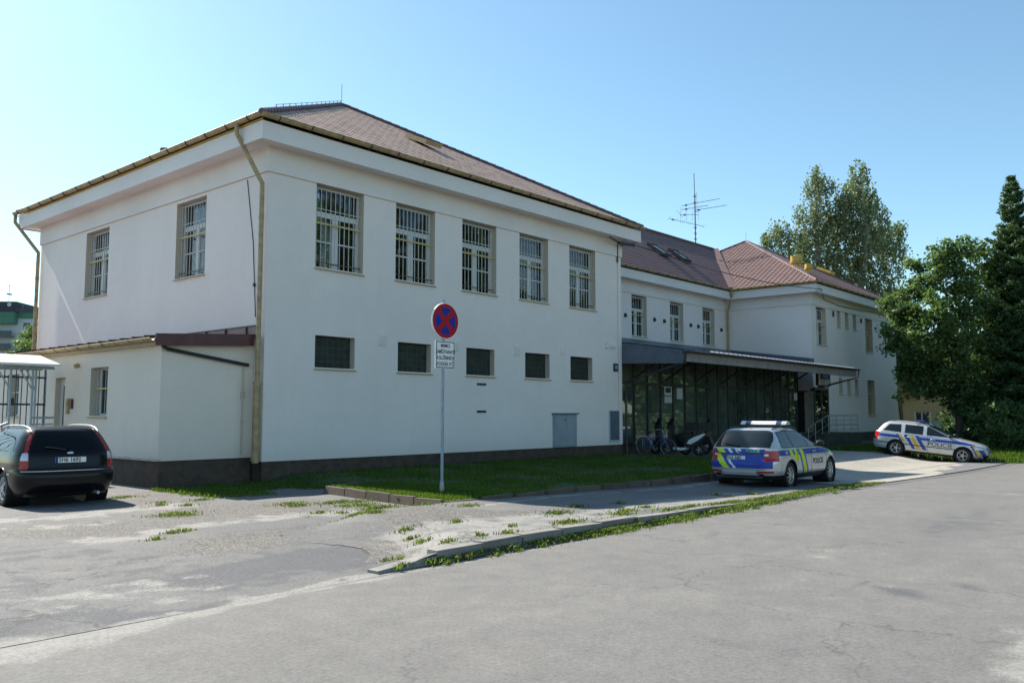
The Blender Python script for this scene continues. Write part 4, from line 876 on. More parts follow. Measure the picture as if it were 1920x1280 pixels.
# solid mass behind the glass + glazing frame
t_ = MB(); t_.box(X1 + .02, X2 - .02, GY + .5, YL - .02, .5, 4.4); sub(t_, 'extension_wall', 'dark_room', PS)
fr_ = MB(); fr_.box(X1 + .02, GX1, GY - .02, GY + .08, .50, .62); fr_.box(X1 + .02, X2 - .02, GY - .02, GY + .08, 4.02, 4.16); fr_.box(X1 + .02, X2 - .02, GY - .03, GY + .06, 2.93, 3.01); fr_.box(X1 + .02, GX1, GY - .012, GY + .06, 1.62, 1.66)
xs2 = [X1 + .06] + [29.93 + 1.067 * i for i in range(17)]
for x in xs2: fr_.box(x - .035, x + .035, GY - .045, GY + .08, .62, 2.93); fr_.box(x - .03, x + .03, GY - .04, GY + .08, 3.01, 4.02)
sf = fr_.build('shopfront', 'dark_metal', PS, warp=True)
for i in range(len(xs2)):
    x0_ = xs2[i]; x1_ = xs2[i + 1] if i + 1 < len(xs2) else GX1
    if x1_ - x0_ < .2: continue
    t_ = MB(); dz = random.uniform(-.004, .004); dzb = random.uniform(-.004, .004)
    t_.quad((x0_ + .03, GY + .02 + dz, .61), (x1_ - .03, GY + .02 - dz, .61), (x1_ - .03, GY + .02 - dz + dzb, 2.94), (x0_ + .03, GY + .02 + dz + dzb, 2.94)); t_.quad((x0_ + .03, GY + .02 - dz, 3.0), (x1_ - .03, GY + .02 + dz, 3.0), (x1_ - .03, GY + .02 + dz, 4.03), (x0_ + .03, GY + .02 - dz, 4.03)); sub(t_, 'pane', 'store_glass', sf)
for x0_, x1_, z0_, z1_ in ((32.42, 33.05, 2.50, 2.88), (32.42, 33.05, 2.18, 2.46), (33.5, 34.0, 2.36, 2.84)):
    t_ = MB(); t_.box(x0_, x1_, GY - .006, GY + .012, z0_, z1_); ps_ = sub(t_, 'poster', 'panel_white', sf)
t_ = MB(); t_.box(32.5, 32.97, GY - .009, GY - .006, 2.62, 2.84); sub(t_, 'poster', 'dark_metal', sf)
dr = MB(); dr.box(GX1 + .05, X2 - .1, GY + .12, GY + .2, .7, 2.93); sub(dr, 'doorway_shade', 'dark_room', PS)  # near-black panel painting the shade inside the open doorway
t_ = MB(); t_.box(46.55, 46.85, GY - .12, GY - .05, 2.45, 2.85); sub(t_, 'wall_lamp', 'polycarb', PS)
t_ = MB(); t_.box(X1 + .05, X2 - .7, 17.9, GY + .1, -.1, .10); sub(t_, 'apron', 'edging_concrete', PS)
# entrance landing with steps
t_ = MB(); t_.box(45.2, 51.3, 16.85, Y0 - .06, -.6, .66); t_.box(44.6, 45.2, 16.95, Y0 - .06, -.6, .48); t_.box(44.0, 44.6, 17.0, Y0 - .06, -.6, .31); t_.box(43.4, 44.0, 17.05, Y0 - .06, -.6, .15); sub(t_, 'entrance_steps', 'concrete_base', PS)

# --- annexe on the left
AX, AY0, AY1 = 9.62, 19.08, 34.0
b = MB()
AH = [(21.82, 22.85, 1.67, 2.92), (27.8, 28.75, 1.65, 2.92), (24.45, 25.1, .15, 2.72)]
LA_ = AY1 - AY0
wall(b, (AX, AY1, 0), (0, -1, 0), LA_, .66, 3.5, [(AY1 - h_[1], AY1 - h_[0], max(.66, h_[2]), h_[3]) for h_ in AH])
b.add([(AX, AY0, .62), (X0 - .005, AY0, .62), (X0 - .005, AY0, 3.69), (AX, AY0, 3.50)], [(0, 1, 2, 3)])
b.build('annexe_wall', ['bounce_cream_plaster', 'reveal_plaster'], PS, fixn=False)
t_ = MB(); t_.box(AX + .03, X0 - .01, AY0 + .03, AY1, -.2, .63); t_.build('annexe_plinth', 'plinth_brown', PS)
t_ = MB(); t_.box(AX - .05, AX + .06, AY0 - .03, 24.3, .62, .665); t_.build('annexe_ledge', 'plinth_ledge', PS)
q = MB(); q.box(AX + .7, X0 - .1, AY0 + .7, AY1 - .1, .7, 3.3); q.build('annexe_interior', 'dark_room', PS)
rf = MB(); az_ = lambda x: 3.52 + (x - AX + .25) * .078
rx0, ry0 = AX - .25, AY0 - .22
rf.quad((rx0, ry0, az_(rx0)), (X0 - .01, ry0, az_(X0)), (X0 - .01, AY1, az_(X0)), (rx0, AY1, az_(rx0)))
rf.quad((rx0, ry0, az_(rx0) - .16), (rx0, AY1, az_(rx0) - .16), (AX, AY1, az_(AX) - .22), (AX, ry0, az_(AX) - .22), 1)
ar = rf.build('annexe_roof', ['roof_red_sheet', 'reveal_plaster'], PS, fixn=False)
def asub(mb, name, mat, smooth=None): mb.v = [(x - OFF[PS.name].x, y - OFF[PS.name].y, z) for x, y, z in mb.v]; return mb.build(name, mat, ar, smooth=smooth)
t_ = MB()
y = ry0 + .6
while y < AY1: t_.bar((rx0, y, az_(rx0) + .02), (X0 - .02, y, az_(X0) + .02), .05, .05); y += .62
asub(t_, 'standing_seam', 'rust_red')
t_ = MB(); t_.box(X0 - .035, X0 - .008, ry0 + .02, AY1, 3.70, 3.97); asub(t_, 'wall_flashing', 'roof_red_sheet')
t_ = MB(); y = ry0 + .55
while y < AY1: t_.bar((X0 - .045, y, 3.71), (X0 - .045, y, 3.98), .05, .05); y += 1.0
t_.bar((X0 - .04, ry0 + .02, 3.975), (X0 - .04, AY1, 3.975), .04, .03); asub(t_, 'flashing_seam', 'rust_red')
t_ = MB(); t_.add([(rx0 - .02, ry0, az_(rx0) + .05), (X0 - .17, ry0, 3.73), (X0 - .17, ry0, 3.43), (rx0 - .02, ry0, az_(rx0) - .23), (rx0 - .02, ry0 - .03, az_(rx0) + .05), (X0 - .17, ry0 - .03, 3.73), (X0 - .17, ry0 - .03, 3.43), (rx0 - .02, ry0 - .03, az_(rx0) - .23)],
    [(0, 1, 2, 3), (4, 7, 6, 5), (0, 4, 5, 1), (2, 6, 7, 3), (0, 3, 7, 4), (1, 5, 6, 2)]); asub(t_, 'verge_board', 'rust_red')
t_ = MB(); gutter(t_, (rx0 - .08, AY1, az_(rx0) - .06), (rx0 - .08, ry0, az_(rx0) - .06), .07); asub(t_, 'annexe_gutter', 'ochre_metal', 40)
q_ = []; straps(q_, (rx0 - .08, AY1, az_(rx0) - .06), (rx0 - .08, ry0, az_(rx0) - .06), .75, .075)
for t_ in q_: asub(t_, 'gutter_bracket', 'sill_metal')
t_ = MB(); t_.box(rx0 + .04, rx0 + .08, ry0, AY1, az_(rx0) - .2, az_(rx0) - .03); asub(t_, 'eaves_board', 'sill_metal')
t_ = MB(); t_.tube([(AX - .05, AY0 - .16, 3.30), (AX + .1, AY0 - .07, 3.24), (X0 - .2, AY0 - .07, 2.95)], .045, 8); t_.build('drain_pipe', 'dark_metal', PS, smooth=40)
t_ = MB(); t_.tube([(X0 - .32, AY0 - .03, .7), (X0 - .32, AY0 - .03, 2.9)], .02, 6); t_.box(X0 - .37, X0 - .27, AY0 - .06, AY0, 2.1, 2.28); t_.box(X0 - .36, X0 - .28, AY0 - .05, AY0, 1.5, 1.55); t_.build('conduit', 'reveal_plaster', PS)
put_window('annex', 1.0, 1.26, AX, 22.84, 1.67, -math.pi / 2, False); put_window('annex', 1.0, 1.26, AX, 28.75, 1.66, -math.pi / 2, False)
t_ = MB(); t_.box(AX + .14, AX + .2, 24.46, 25.09, .66, 2.71); dd = t_.build('side_door', 'window_white', PS)
t_ = MB(); t_.box(AX + .125, AX + .14, 24.58, 24.86, .95, 2.5); t_.v = [(x - OFF[PS.name].x, y - OFF[PS.name].y, z) for x, y, z in t_.v]; t_.build('pane', 'car_glass', dd)
t_ = MB(); t_.box(AX - .07, AX, 24.08, 24.20, 1.72, 2.14); t_.box(AX - .08, AX - .07, 24.10, 24.18, 1.95, 2.08); t_.build('intercom', 'sill_metal', PS)
t_ = MB(); t_.box(AX - .06, AX, 23.86, 23.96, 1.86, 2.12); t_.build('intercom', 'rust_red', PS)
t_ = MB(); t_.tube([(AX - .02, 23.6, 3.02), (AX - .12, 23.6, 2.98)], .06, 8); t_.build('alarm_bell', 'sill_metal', PS)
# overhead cable from the corner bracket to the right wing
t_ = MB(); pts = []
A1, B1 = Vector((28.7, Y0 - .5, 8.55)), Vector((48.4, Y0 - .75, 8.95))
for i in range(25): t = i / 24; q = A1.lerp(B1, t); q.z -= .35 * 4 * t * (1 - t); pts.append(q)
for x, dz_ in ((50.5, -.1), (53, -.25), (56, -.22), (59, -.12), (62, -.1)): pts.append(Vector((x, Y0 - .08, wz(x, 8.5) + dz_)))
t_.tube(pts, .022, 5); tag(t_.build('overhead_cable', 'dark_metal'), 'thin dark overhead cable strung from the corner bracket across to the right wing', 'cable')
# ------------------------------------------------------------------ cars
def pchip(xk, yk, x):
    xk, yk, x = (np.asarray(q, float) for q in (xk, yk, x)); h = np.diff(xk); d = np.diff(yk) / h; m = np.zeros_like(yk)
    m[0], m[-1] = d[0], d[-1]
    for i in range(1, len(xk) - 1):
        if d[i - 1] * d[i] > 0: w1 = 2 * h[i] + h[i - 1]; w2 = h[i] + 2 * h[i - 1]; m[i] = (w1 + w2) / (w1 / d[i - 1] + w2 / d[i])
    i = np.clip(np.searchsorted(xk, x) - 1, 0, len(h) - 1); t = (x - xk[i]) / h[i]
    return (1 + 2 * t) * (1 - t) ** 2 * yk[i] + t * (1 - t) ** 2 * h[i] * m[i] + t * t * (3 - 2 * t) * yk[i + 1] + t * t * (t - 1) * h[i] * m[i + 1]
class CarShape:
    """closed skin made of level outlines: rear x, front x and half width at each height"""
    def __init__(s, K, nr=13.0, nf=6.5, m=3.0): s.K = np.array(K, float); s.nr, s.nf, s.m = nr, nf, m
    def lev(s, z): z = np.clip(z, s.K[0, 0], s.K[-1, 0]); return [pchip(s.K[:, 0], s.K[:, j], z) for j in (1, 2, 3)]
    def Y(s, x, z):
        xr, xf, w = s.lev(z); c, hl = (xr + xf) / 2, (xf - xr) / 2; k = np.clip((x - c) / hl, -.999, .999)
        return w * (1 - np.abs(k) ** np.where(k < 0, s.nr, s.nf)) ** (1 / s.m)
    def X(s, y, z, side):
        xr, xf, w = s.lev(z); c, hl = (xr + xf) / 2, (xf - xr) / 2; q = np.clip(np.abs(y) / w, 0, .999); n = s.nr if side < 0 else s.nf
        return c + side * hl * (1 - q ** s.m) ** (1 / n)
    def skin(s, NZ=120, NT=130):
        zz = np.linspace(s.K[0, 0], s.K[-1, 0], 1500); xr, xf, w = s.lev(zz)
        L_ = np.concatenate([[0], np.cumsum(np.abs(np.diff(zz)) + .5 * np.abs(np.diff(xf)) + .5 * np.abs(np.diff(xr)) + .6 * np.abs(np.diff(w)))])
        Z = np.interp(np.linspace(0, L_[-1], NZ), L_, zz); rings = []
        for z in Z:
            xr, xf, w = s.lev(z); c, hl = (xr + xf) / 2, (xf - xr) / 2; qm = .985
            kr = (1 - qm ** s.m) ** (1 / s.nr); kf = (1 - qm ** s.m) ** (1 / s.nf)
            q = np.linspace(0, qm, 160); k1 = -(1 - q ** s.m) ** (1 / s.nr); k2 = np.linspace(-kr, kf, 300)[1:-1]; k3 = ((1 - q ** s.m) ** (1 / s.nf))[::-1]
            y2 = (1 - np.abs(k2) ** np.where(k2 < 0, s.nr, s.nf)) ** (1 / s.m)
            x = c + hl * np.concatenate([k1, k2, k3]); y = w * np.concatenate([q, y2, q[::-1]])
            l = np.concatenate([[0], np.cumsum(np.hypot(np.diff(x), np.diff(y)))]); t = np.linspace(0, l[-1], NT)
            rings.append(np.stack([np.interp(t, l, x), np.interp(t, l, y), np.full(NT, z)], -1))
        return np.array(rings)
m_paint('lamp_navy', (0.02, 0.03, 0.12), 0, .3, .3)
def build_car(root, shp, classify, matmap, wheels, arch_r, wheel_r, res=(190, 210)):
    """classify(x,y,z,ny,nx) -> (part name or None for body, material); splits one skin into its parts"""
    Rg = shp.skin(*res); NZ, NT, _ = Rg.shape; groups = {}
    for sgn in (1, -1):
        G_ = Rg * np.array([1, sgn, 1]); a, b_, c, d = G_[:-1, :-1], G_[:-1, 1:], G_[1:, 1:], G_[1:, :-1]
        ctr = (a + b_ + c + d) / 4; nr_ = np.cross(c - a, d - b_); nr_ /= np.linalg.norm(nr_, axis=-1, keepdims=True) + 1e-12; nr_ *= -sgn
        for i in range(NZ - 1):
            for j in range(NT - 1):
                x, y, z = ctr[i, j]; n = nr_[i, j]
                if abs(y) > .45 and any((x - wx) ** 2 + (z - wheel_r) ** 2 < arch_r ** 2 for wx in wheels): continue
                k, mt = classify(x, y, z, n); groups.setdefault((k, sgn if k in SIDED else 0), []).append((i, j, sgn, mt))
    roof = [(NZ - 1, j) for j in range(NT)]
    for (k, sg), L_ in groups.items():
        idx = {}; V = []; F = []; MI = []; mats = []
        def vid(i, j, s):
            if j in (0, NT - 1): s = 0
            q = (i, j, s)
            if q not in idx: idx[q] = len(V); p = Rg[i, j]; V.append((p[0], p[1] * (s if s else 0), p[2]))
            return idx[q]
        for i, j, s, mt in L_:
            q = [vid(i, j, s), vid(i, j + 1, s), vid(i + 1, j + 1, s), vid(i + 1, j, s)]
            F.append(tuple(q if s < 0 else q[::-1]))
            if mt not in mats: mats.append(mt)
            MI.append(mats.index(mt))
        if k is None:
            F.append(tuple([vid(NZ - 1, j, -1) for j in range(NT)] + [vid(NZ - 1, j, 1) for j in range(NT - 2, 0, -1)])); MI.append(mats.index(matmap['roof']) if matmap['roof'] in mats else 0)
        me = bpy.data.meshes.new(k or 'body'); me.from_pydata(V, [], F)
        for m_ in mats: me.materials.append(M[m_])
        me.polygons.foreach_set('material_index', MI); me.polygons.foreach_set('use_smooth', [True] * len(F))
        if sum(p.normal.z for p in me.polygons if p.center.z > .9) < -1: me.flip_normals()
        o = bpy.data.objects.new(k or 'body', me); COL.objects.link(o); o.parent = root
        if k is None: body = o
    # underbody and wheel housings
    u = MB(); xr, xf, w = shp.lev(.35); u.box(float(xr) + .25, float(xf) - .25, -.70, .70, .20, .52)
    for wx in wheels:
        for sg in (-1, 1): u.lathe([(arch_r + .01, sg * .50), (arch_r + .012, sg * (float(shp.Y(wx, .65)) - .015))], (wx, 0, wheel_r), 'y', 28); u.lathe([(.02, sg * .52), (arch_r + .01, sg * .50)], (wx, 0, wheel_r), 'y', 28)
    u.build('underbody', 'trim_black', root, fixn=False)
    for wx in wheels:
        for sg in (-1, 1):
            l = MB(); pts = []
            for t in np.linspace(-.35, math.pi + .35, 30):
                x, z = wx + math.cos(t) * arch_r, wheel_r + math.sin(t) * arch_r
                if z > .24: pts.append((x, sg * (float(shp.Y(x, z)) - .004), z))
            l.tube(pts, .016, 6); l.build('arch_lip', matmap['arch'], root, smooth=60)
    return body
SIDED = {'front_side_window', 'rear_side_window', 'quarter_window', 'tail_light', 'headlight', 'front_door', 'rear_door', 'reflector'}
def inp(x, y, P):
    ins = False; n = len(P)
    for i in range(n):
        (x1, y1), (x2, y2) = P[i], P[(i + 1) % n]
        if (y1 > y) != (y2 > y) and x < (x2 - x1) * (y - y1) / (y2 - y1) + x1: ins = not ins
    return ins
def wheel(root, x, y, r, side, hub=0, steer=0.0):
    w_ = MB(); hw = .105
    w_.lathe([(r * .66, -hw * .8), (r * .80, -hw), (r * .95, -hw * .9), (r, -hw * .6), (r, hw * .6), (r * .95, hw * .9), (r * .80, hw), (r * .66, hw * .8)], axis='y', n=32)
    o = w_.build('wheel', 'rubber', root, smooth=50); o.location = (x, y, r); o.rotation_euler = (0, 0, steer)
    q = MB(); s_ = side; q.lathe([(r * .66, s_ * hw * .82), (r * .62, s_ * hw * .70), (r * .60, s_ * hw * .35), (.02, s_ * hw * .35)], axis='y', n=32, mi=1)
    ns = 9 if hub == 0 else 5
    for k in range(ns):
        t = 2 * math.pi * k / ns; a = Vector((math.cos(t), 0, math.sin(t))); q.bar(a * .05 + Vector((0, s_ * hw * .80, 0)), a * r * .60 + Vector((0, s_ * hw * .62, 0)), .05 if hub == 0 else .045, .03)
    q.lathe([(r * .66, s_ * hw * .85), (r * .58, s_ * hw * .75)], axis='y', n=32); q.lathe([(.075, s_ * hw * .8), (.06, s_ * hw * .95), (.0, s_ * hw * .98)], axis='y', n=16)
    q.build('rim', ['hub_silver', 'trim_black'], o, smooth=40)
def plate(root, shp, z, text, side=-1, size=.52, off=.012, y0=0.0):
    x = float(shp.X(y0 + .05, z, side)) + side * off; m = MB(); m.box(min(x, x + side * .012), max(x, x + side * .012), y0 - size / 2, y0 + size / 2, z - .055, z + .055)
    o = m.build('number_plate', 'sign_white', root); xs = x + side * .014
    b = MB(); y_ = y0 + (size / 2 - .02) * (1 if side < 0 else -1); b.box(xs - .001, xs + .001, y_ - .02, y_ + .02, z - .05, z + .05); b.build('country_strip', 'sign_blue', o)
    b = MB()
    for za, zb in ((z - .055, z - .049), (z + .049, z + .055)): b.box(xs - .001, xs + .001, y0 - size / 2, y0 + size / 2, za, zb)
    b.build('border', 'ink_black', o)
    text_mesh(text, .105, 'ink_black', 'lettering', o, fn=lambda u, v, w_: Vector((xs + side * .001, y0 - .02 * (-side) * -1 + (-u if side < 0 else u), z + v)), xs=.92, bold=.002)
def side_text(root, shp, txt, size, x, z, sgn, mat, xs=1.0, bold=.003):
    """lettering laid on the flank (sgn -1 right, +1 left), read from outside"""
    return text_mesh(txt, size, mat, 'lettering', root, fn=lambda u, v, w_: Vector((x - sgn * u, sgn * (float(shp.Y(x - sgn * u, z + v)) + .004), z + v)), xs=xs, bold=bold)
def seam(mb, shp, pts, sgn, r=.006):
    P = []
    for (x0, z0), (x1, z1) in zip(pts[:-1], pts[1:]):
        n = 14
        for i in range(n + 1): t = i / n; x, z = x0 + (x1 - x0) * t, z0 + (z1 - z0) * t; P.append((x, sgn * (float(shp.Y(x, z)) - .001), z))
    mb.tube(P, r, 4)
def mirror(root, shp, x, z, sgn, mat):
    y = float(shp.Y(x, z)); m = MB(); c = Vector((x - .02, sgn * (y + .13), z + .05)); pr = [(.0, -.075), (.05, -.07), (.075, -.03), (.08, .02), (.06, .06), (.0, .075)]
    m.lathe([(r_ * .9 + .005, h_) for r_, h_ in pr], tuple(c), 'x', 12); m.bar((x, sgn * (y - .01), z + .0), (x - .02, sgn * (y + .09), z + .03), .05, .035, 1)
    m.v = [(p[0], c.y + (p[1] - c.y) * 1.45, p[2]) if True else p for p in m.v]
    m.build('wing_mirror', [mat, 'trim_black'], root, smooth=50)
def handles(root, shp, xs, z, sgn, mat):
    for x in xs:
        m = MB(); y = float(shp.Y(x, z)); m.tube([(x - .09, sgn * (y + .002), z), (x - .07, sgn * (y + .03), z), (x + .07, sgn * (y + .03), z), (x + .09, sgn * (y + .002), z)], .012, 6); m.build('door_handle', mat, root, smooth=50)
def roof_rails(root, shp, x0, x1, z, y, mat, r=.018, lift=.05):
    for sg in (-1, 1):
        m = MB(); pts = [(x0, sg * (y - .0), z - .06)] + [(x0 + .12 + (x1 - x0 - .24) * t, sg * y, z + lift * (1 - (2 * t - 1) ** 4)) for t in np.linspace(0, 1, 14)] + [(x1, sg * y, z - .07)]
        m.tube(pts, r, 8); m.build('roof_rail', mat, root, smooth=50)
def wiper(root, shp, z):
    x = float(shp.X(0, z, -1)); m = MB(); m.tube([(x - .02, .05, z - .01), (float(shp.X(.1, z + .03, -1)) - .02, .25, z + .03), (float(shp.X(.3, z + .045, -1)) - .015, .42, z + .05)], .012, 5); m.lathe([(.03, -.03), (.03, .02)], (x - .0, .05, z - .01), 'x', 10); m.build('wiper', 'trim_black', root)
def lightbar(root, x, z, wd, blue=False, deep=.26):
    b = MB(); b.box(x - deep / 2, x + deep / 2, -wd / 2, wd / 2, z, z + .03)
    for y in (-.42, .42): b.box(x - .05, x + .05, y - .05, y + .05, z - .045, z)
    o = b.build('lightbar', 'trim_black', root)
    def dome(y0, y1, mat, nm):
        d = MB(); n = 10; pr = [(math.cos(t) * deep / 2, math.sin(t) * .095) for t in np.linspace(0, math.pi, n)]
        d.prism(pr, lambda u, v, w_: (x + u, y0 + (y1 - y0) * w_, z + .03 + max(0, v) * (.95 if v > 0 else 1)), 0); d.build(nm, mat, o, smooth=60)
    if blue: dome(-wd / 2, wd / 2, 'lamp_blue', 'lamp_dome')
    else:
        dome(-wd / 2, -wd / 2 + .13, 'lamp_clear', 'lamp_dome'); dome(-wd / 2 + .135, -wd / 2 + .27, 'lamp_navy', 'lamp_dome'); dome(-wd / 2 + .275, wd / 2 - .275, 'livery_white', 'centre_module'); dome(wd / 2 - .27, wd / 2 - .135, 'lamp_navy', 'lamp_dome'); dome(wd / 2 - .13, wd / 2, 'lamp_clear', 'lamp_dome')
    return o
def badge(root, shp, z, mat, rx=.05, rz_=.045):
    x = float(shp.X(0, z, -1)); m = MB(); m.lathe([(rx, -.012), (rx * .8, -.02), (.0, -.022)], (0, 0, 0), 'x', 16); m.v = [(x + p[0], p[1], z + p[2] * rz_ / rx) for p in m.v]; m.build('badge', mat, root, smooth=50)

# --- newer police estate on the pavement (seen from behind, right)
K1 = [(.20, -2.20, 2.05, .79), (.30, -2.33, 2.17, .85), (.42, -2.39, 2.235, .892), (.60, -2.40, 2.24, .904), (.68, -2.375, 2.19, .907), (.74, -2.33, 2.12, .908), (.80, -2.32, 1.98, .904), (.86, -2.31, 1.74, .895), (.92, -2.30, 1.38, .880), (.96, -2.285, 1.10, .868), (1.00, -2.26, .95, .853),
      (1.10, -2.19, .70, .806), (1.22, -2.09, .40, .742), (1.32, -1.99, .13, .684), (1.38, -1.91, -.06, .635), (1.42, -1.80, -.25, .575), (1.445, -1.62, -.45, .49), (1.46, -1.30, -.72, .34)]
car1 = thing('police_car', (21.62, 9.27, -0.088), 'silver blue police estate with yellow chevrons and white light bar parked on the pavement', 'police car', 'police cars', rz=R_(0.3))
S1 = CarShape(K1); WX1 = (-1.345, 1.345)
FD1 = [(-.02, .30), (-.06, .93), (.82, .93), (1.0, .70), (1.0, .30)]; RD1 = [(-.94, .55), (-.98, .93), (-.06, .93), (-.02, .30), (-.62, .30), (-.75, .42)]
def cls1(x, y, z, n):
    ay = abs(y); side = abs(n[1]) > .5
    if z > .955 and z < 1.40 and side:
        if inp(x, z, [(-.12, .99), (-.16, 1.365), (-.02, 1.355), (.18, 1.28), (.84, .985)]): return 'front_side_window', 'car_glass'
        if inp(x, z, [(-1.06, .995), (-1.08, 1.365), (-.22, 1.368), (-.19, .99)]): return 'rear_side_window', 'car_glass'
        if inp(x, z, [(-1.80, 1.03), (-1.72, 1.30), (-1.60, 1.345), (-1.16, 1.365), (-1.14, .995), (-1.72, 1.0)]): return 'quarter_window', 'car_glass'
        if inp(x, z, [(-1.84, 1.0), (-1.72, 1.36), (-1.2, 1.40), (0, 1.385), (.24, 1.29), (.92, .965), (-1.7, .975)]): return None, 'trim_black'
    if x < -1.8 and z > .985 and z < 1.405 and n[0] < -.3 and ay < .80 - (z - .985) * .42 and ay < .72:
        return ('rear_window', 'car_glass') if 1.01 < z < 1.39 and ay < .765 - (z - .985) * .42 and ay < .69 else (None, 'trim_black')
    if x > -.1 and .985 < z < 1.40 and n[0] > .2 and ay < .72 - (z - .985) * .26: return 'windscreen', 'car_glass'
    if x < -1.93 and .665 < z < .925 and ay > .55:
        if ay > .60 + (z - .665) * .05 and x < -2.0 + (z - .665) * .1: return 'tail_light', ('lamp_clear' if .80 < z < .845 and x < -2.22 else 'lamp_red')
    if x > 1.62 and .62 < z < .80 and ay > .45: return 'headlight', 'lamp_clear'
    if x < -2.1 and .40 < z < .44 and .45 < ay < .80: return 'reflector', 'lamp_red'
    if z < .33: return None, 'trim_black'
    blue, yel, sil, wht = 'livery_blue', 'livery_yellow', 'car_silver', 'livery_white'
    if x < -2.15 and n[0] < -.35 and ay < .80:                                   # tailgate livery
        if .86 < z < .965:
            t = y - (z - .86) * .9                                                # y>0 is the left of the car
            if -.62 < y < -.02: return None, blue
            if .36 < t < .55: return None, yel
            if .05 < t < .16 or .55 < t or .24 < t < .36: return None, blue
            return None, wht
        if .50 < z <= .84:
            if y < -.10 or -.10 <= y < .42: c = blue
            t = y + (z - .50) * -.9
            if .22 < t < .40 and z < .62: return None, yel
            if z >= .62 and (.22 < t < .40): return None, yel
            if .05 < t < .12 and z < .7: return None, wht
            return None, blue
        if .84 <= z <= .86: return None, 'trim_black'
    mt = sil
    if side and x > -2.1:
        if .795 < z < .925 and x < 1.75: mt = blue
        if .925 <= z < .955 and -2.0 < x < .9: mt = sil
        for k, x0 in enumerate((-1.44, -1.14, -.80)):                              # chevrons falling backwards to the sill
            t = x + (z - .925) * .55
            lim = (.78, .66, .33)[k]
            if k < 2:
                if x0 < t < x0 + .18 and lim < z < .93: mt = yel
            elif x0 < t < x0 + .20 and lim < z < .93: mt = yel
            elif x0 - .10 < t <= x0 and lim < z < .80: mt = blue
            elif x0 + .20 <= t < x0 + .28 and lim < z < .80: mt = blue
        if -1.26 < x + (z - .925) * .55 < -1.14 and .66 < z < .79: mt = yel
    if x > 1.3 and .80 < z < .9 and ay > .55 and n[2] > .3: mt = yel
    if side:
        if inp(x, z, FD1): return 'front_door', mt
        if inp(x, z, RD1): return 'rear_door', mt
    return None, mt
bd = build_car(car1, S1, cls1, {'roof': 'car_silver', 'arch': 'trim_black'}, WX1, .375, .318)
for wx in WX1:
    for sg in (-1, 1): wheel(car1, wx, sg * .775, .318, sg)
sm = MB()
for sg in (-1, 1):
    s2_ = MB(); seam(s2_, S1, FD1 + [FD1[0]], sg); s2_.build('panel_gap', 'trim_black', car1); s2_ = MB(); seam(s2_, S1, RD1[:3], sg); s2_.build('panel_gap', 'trim_black', car1); s2_ = MB(); seam(s2_, S1, [(-1.86, .60), (-1.92, .40), (-2.15, .44)], sg, .004); s2_.build('bumper_gap', 'trim_black', car1)
    mirror(car1, S1, .74, 1.0, sg, 'trim_black'); handles(car1, S1, (-.82, .12), .865, sg, 'car_silver'); side_text(car1, S1, 'POLICIE', .20, .40, .60, sg, 'ink_black', 1.02); side_text(car1, S1, '158', .09, -1.62, .86, sg, 'livery_white')
yy = np.linspace(-.66, .66, 24); sm.tube([(float(S1.X(y, .475, -1)) - .0, y, .475) for y in yy], .007, 4); sm.tube([(float(S1.X(y, .85, -1)), y, .85) for y in np.linspace(-.6, .6, 20)], .006, 4); sm.build('tailgate_gap', 'trim_black', car1)
plate(car1, S1, .745, '5H4 4481', -1, .52, .008, .10); wiper(car1, S1, 1.03); badge(car1, S1, .912, 'chrome')
text_mesh('POLICIE', .10, 'livery_green', 'lettering', car1, fn=lambda u, v, w_: Vector((float(S1.X(-.33 - u, .912 + v, -1)) - .004, -.33 - u, .912 + v)), bold=.0)
roof_rails(car1, S1, -1.75, -.10, 1.435, .55, 'trim_black', .014, .03); lightbar(car1, -.78, 1.505, 1.22)
m_ = MB(); m_.tube([(-1.62, 0, 1.44), (-1.66, 0, 1.50), (-1.78, 0, 1.60)], .008, 5); m_.build('aerial', 'trim_black', car1)
m_ = MB(); m_.add([(-2.31, -.62, .33), (-2.31, .62, .33), (-2.36, .58, .27), (-2.36, -.58, .27), (-2.36, -.6, .38), (-2.36, .6, .38)], [(0, 1, 2, 3), (4, 5, 1, 0)]); m_.build('bumper_insert', 'trim_black', car1)

# --- older police estate at the far end, nose down the forecourt
K2 = [(.20, -2.15, 2.02, .76), (.30, -2.27, 2.13, .83), (.42, -2.33, 2.19, .872), (.58, -2.33, 2.20, .885), (.66, -2.30, 2.17, .888), (.74, -2.27, 2.10, .889), (.80, -2.26, 1.98, .885), (.86, -2.25, 1.75, .876), (.92, -2.24, 1.40, .862), (.96, -2.23, 1.12, .85), (1.00, -2.20, .98, .837),
      (1.10, -2.12, .74, .795), (1.22, -2.02, .46, .735), (1.32, -1.92, .20, .678), (1.38, -1.83, .02, .63), (1.42, -1.70, -.18, .57), (1.445, -1.52, -.40, .48), (1.46, -1.22, -.66, .34)]
FP, RP = Vector((39.0, 8.76, -.31)), Vector((38.72, 11.35, -.03))
hd = (FP - RP); hd.normalize(); yaw = math.atan2(hd.y, hd.x); pit = -math.asin(hd.z); right = Vector((math.sin(yaw), -math.cos(yaw), 0))
mid = (FP + RP) / 2 - right * .75
car2 = thing('police_car', tuple(mid), 'silver police estate with gold stripes and blue roof light side on under the maple', 'police car', 'police cars', rot=(0, pit, yaw))
S2 = CarShape(K2); WX2 = (-1.29, 1.29)
FD2 = [(-.04, .28), (-.08, .93), (.84, .93), (.96, .72), (.96, .28)]; RD2 = [(-.88, .55), (-.95, .93), (-.08, .93), (-.04, .28), (-.58, .28), (-.72, .42)]
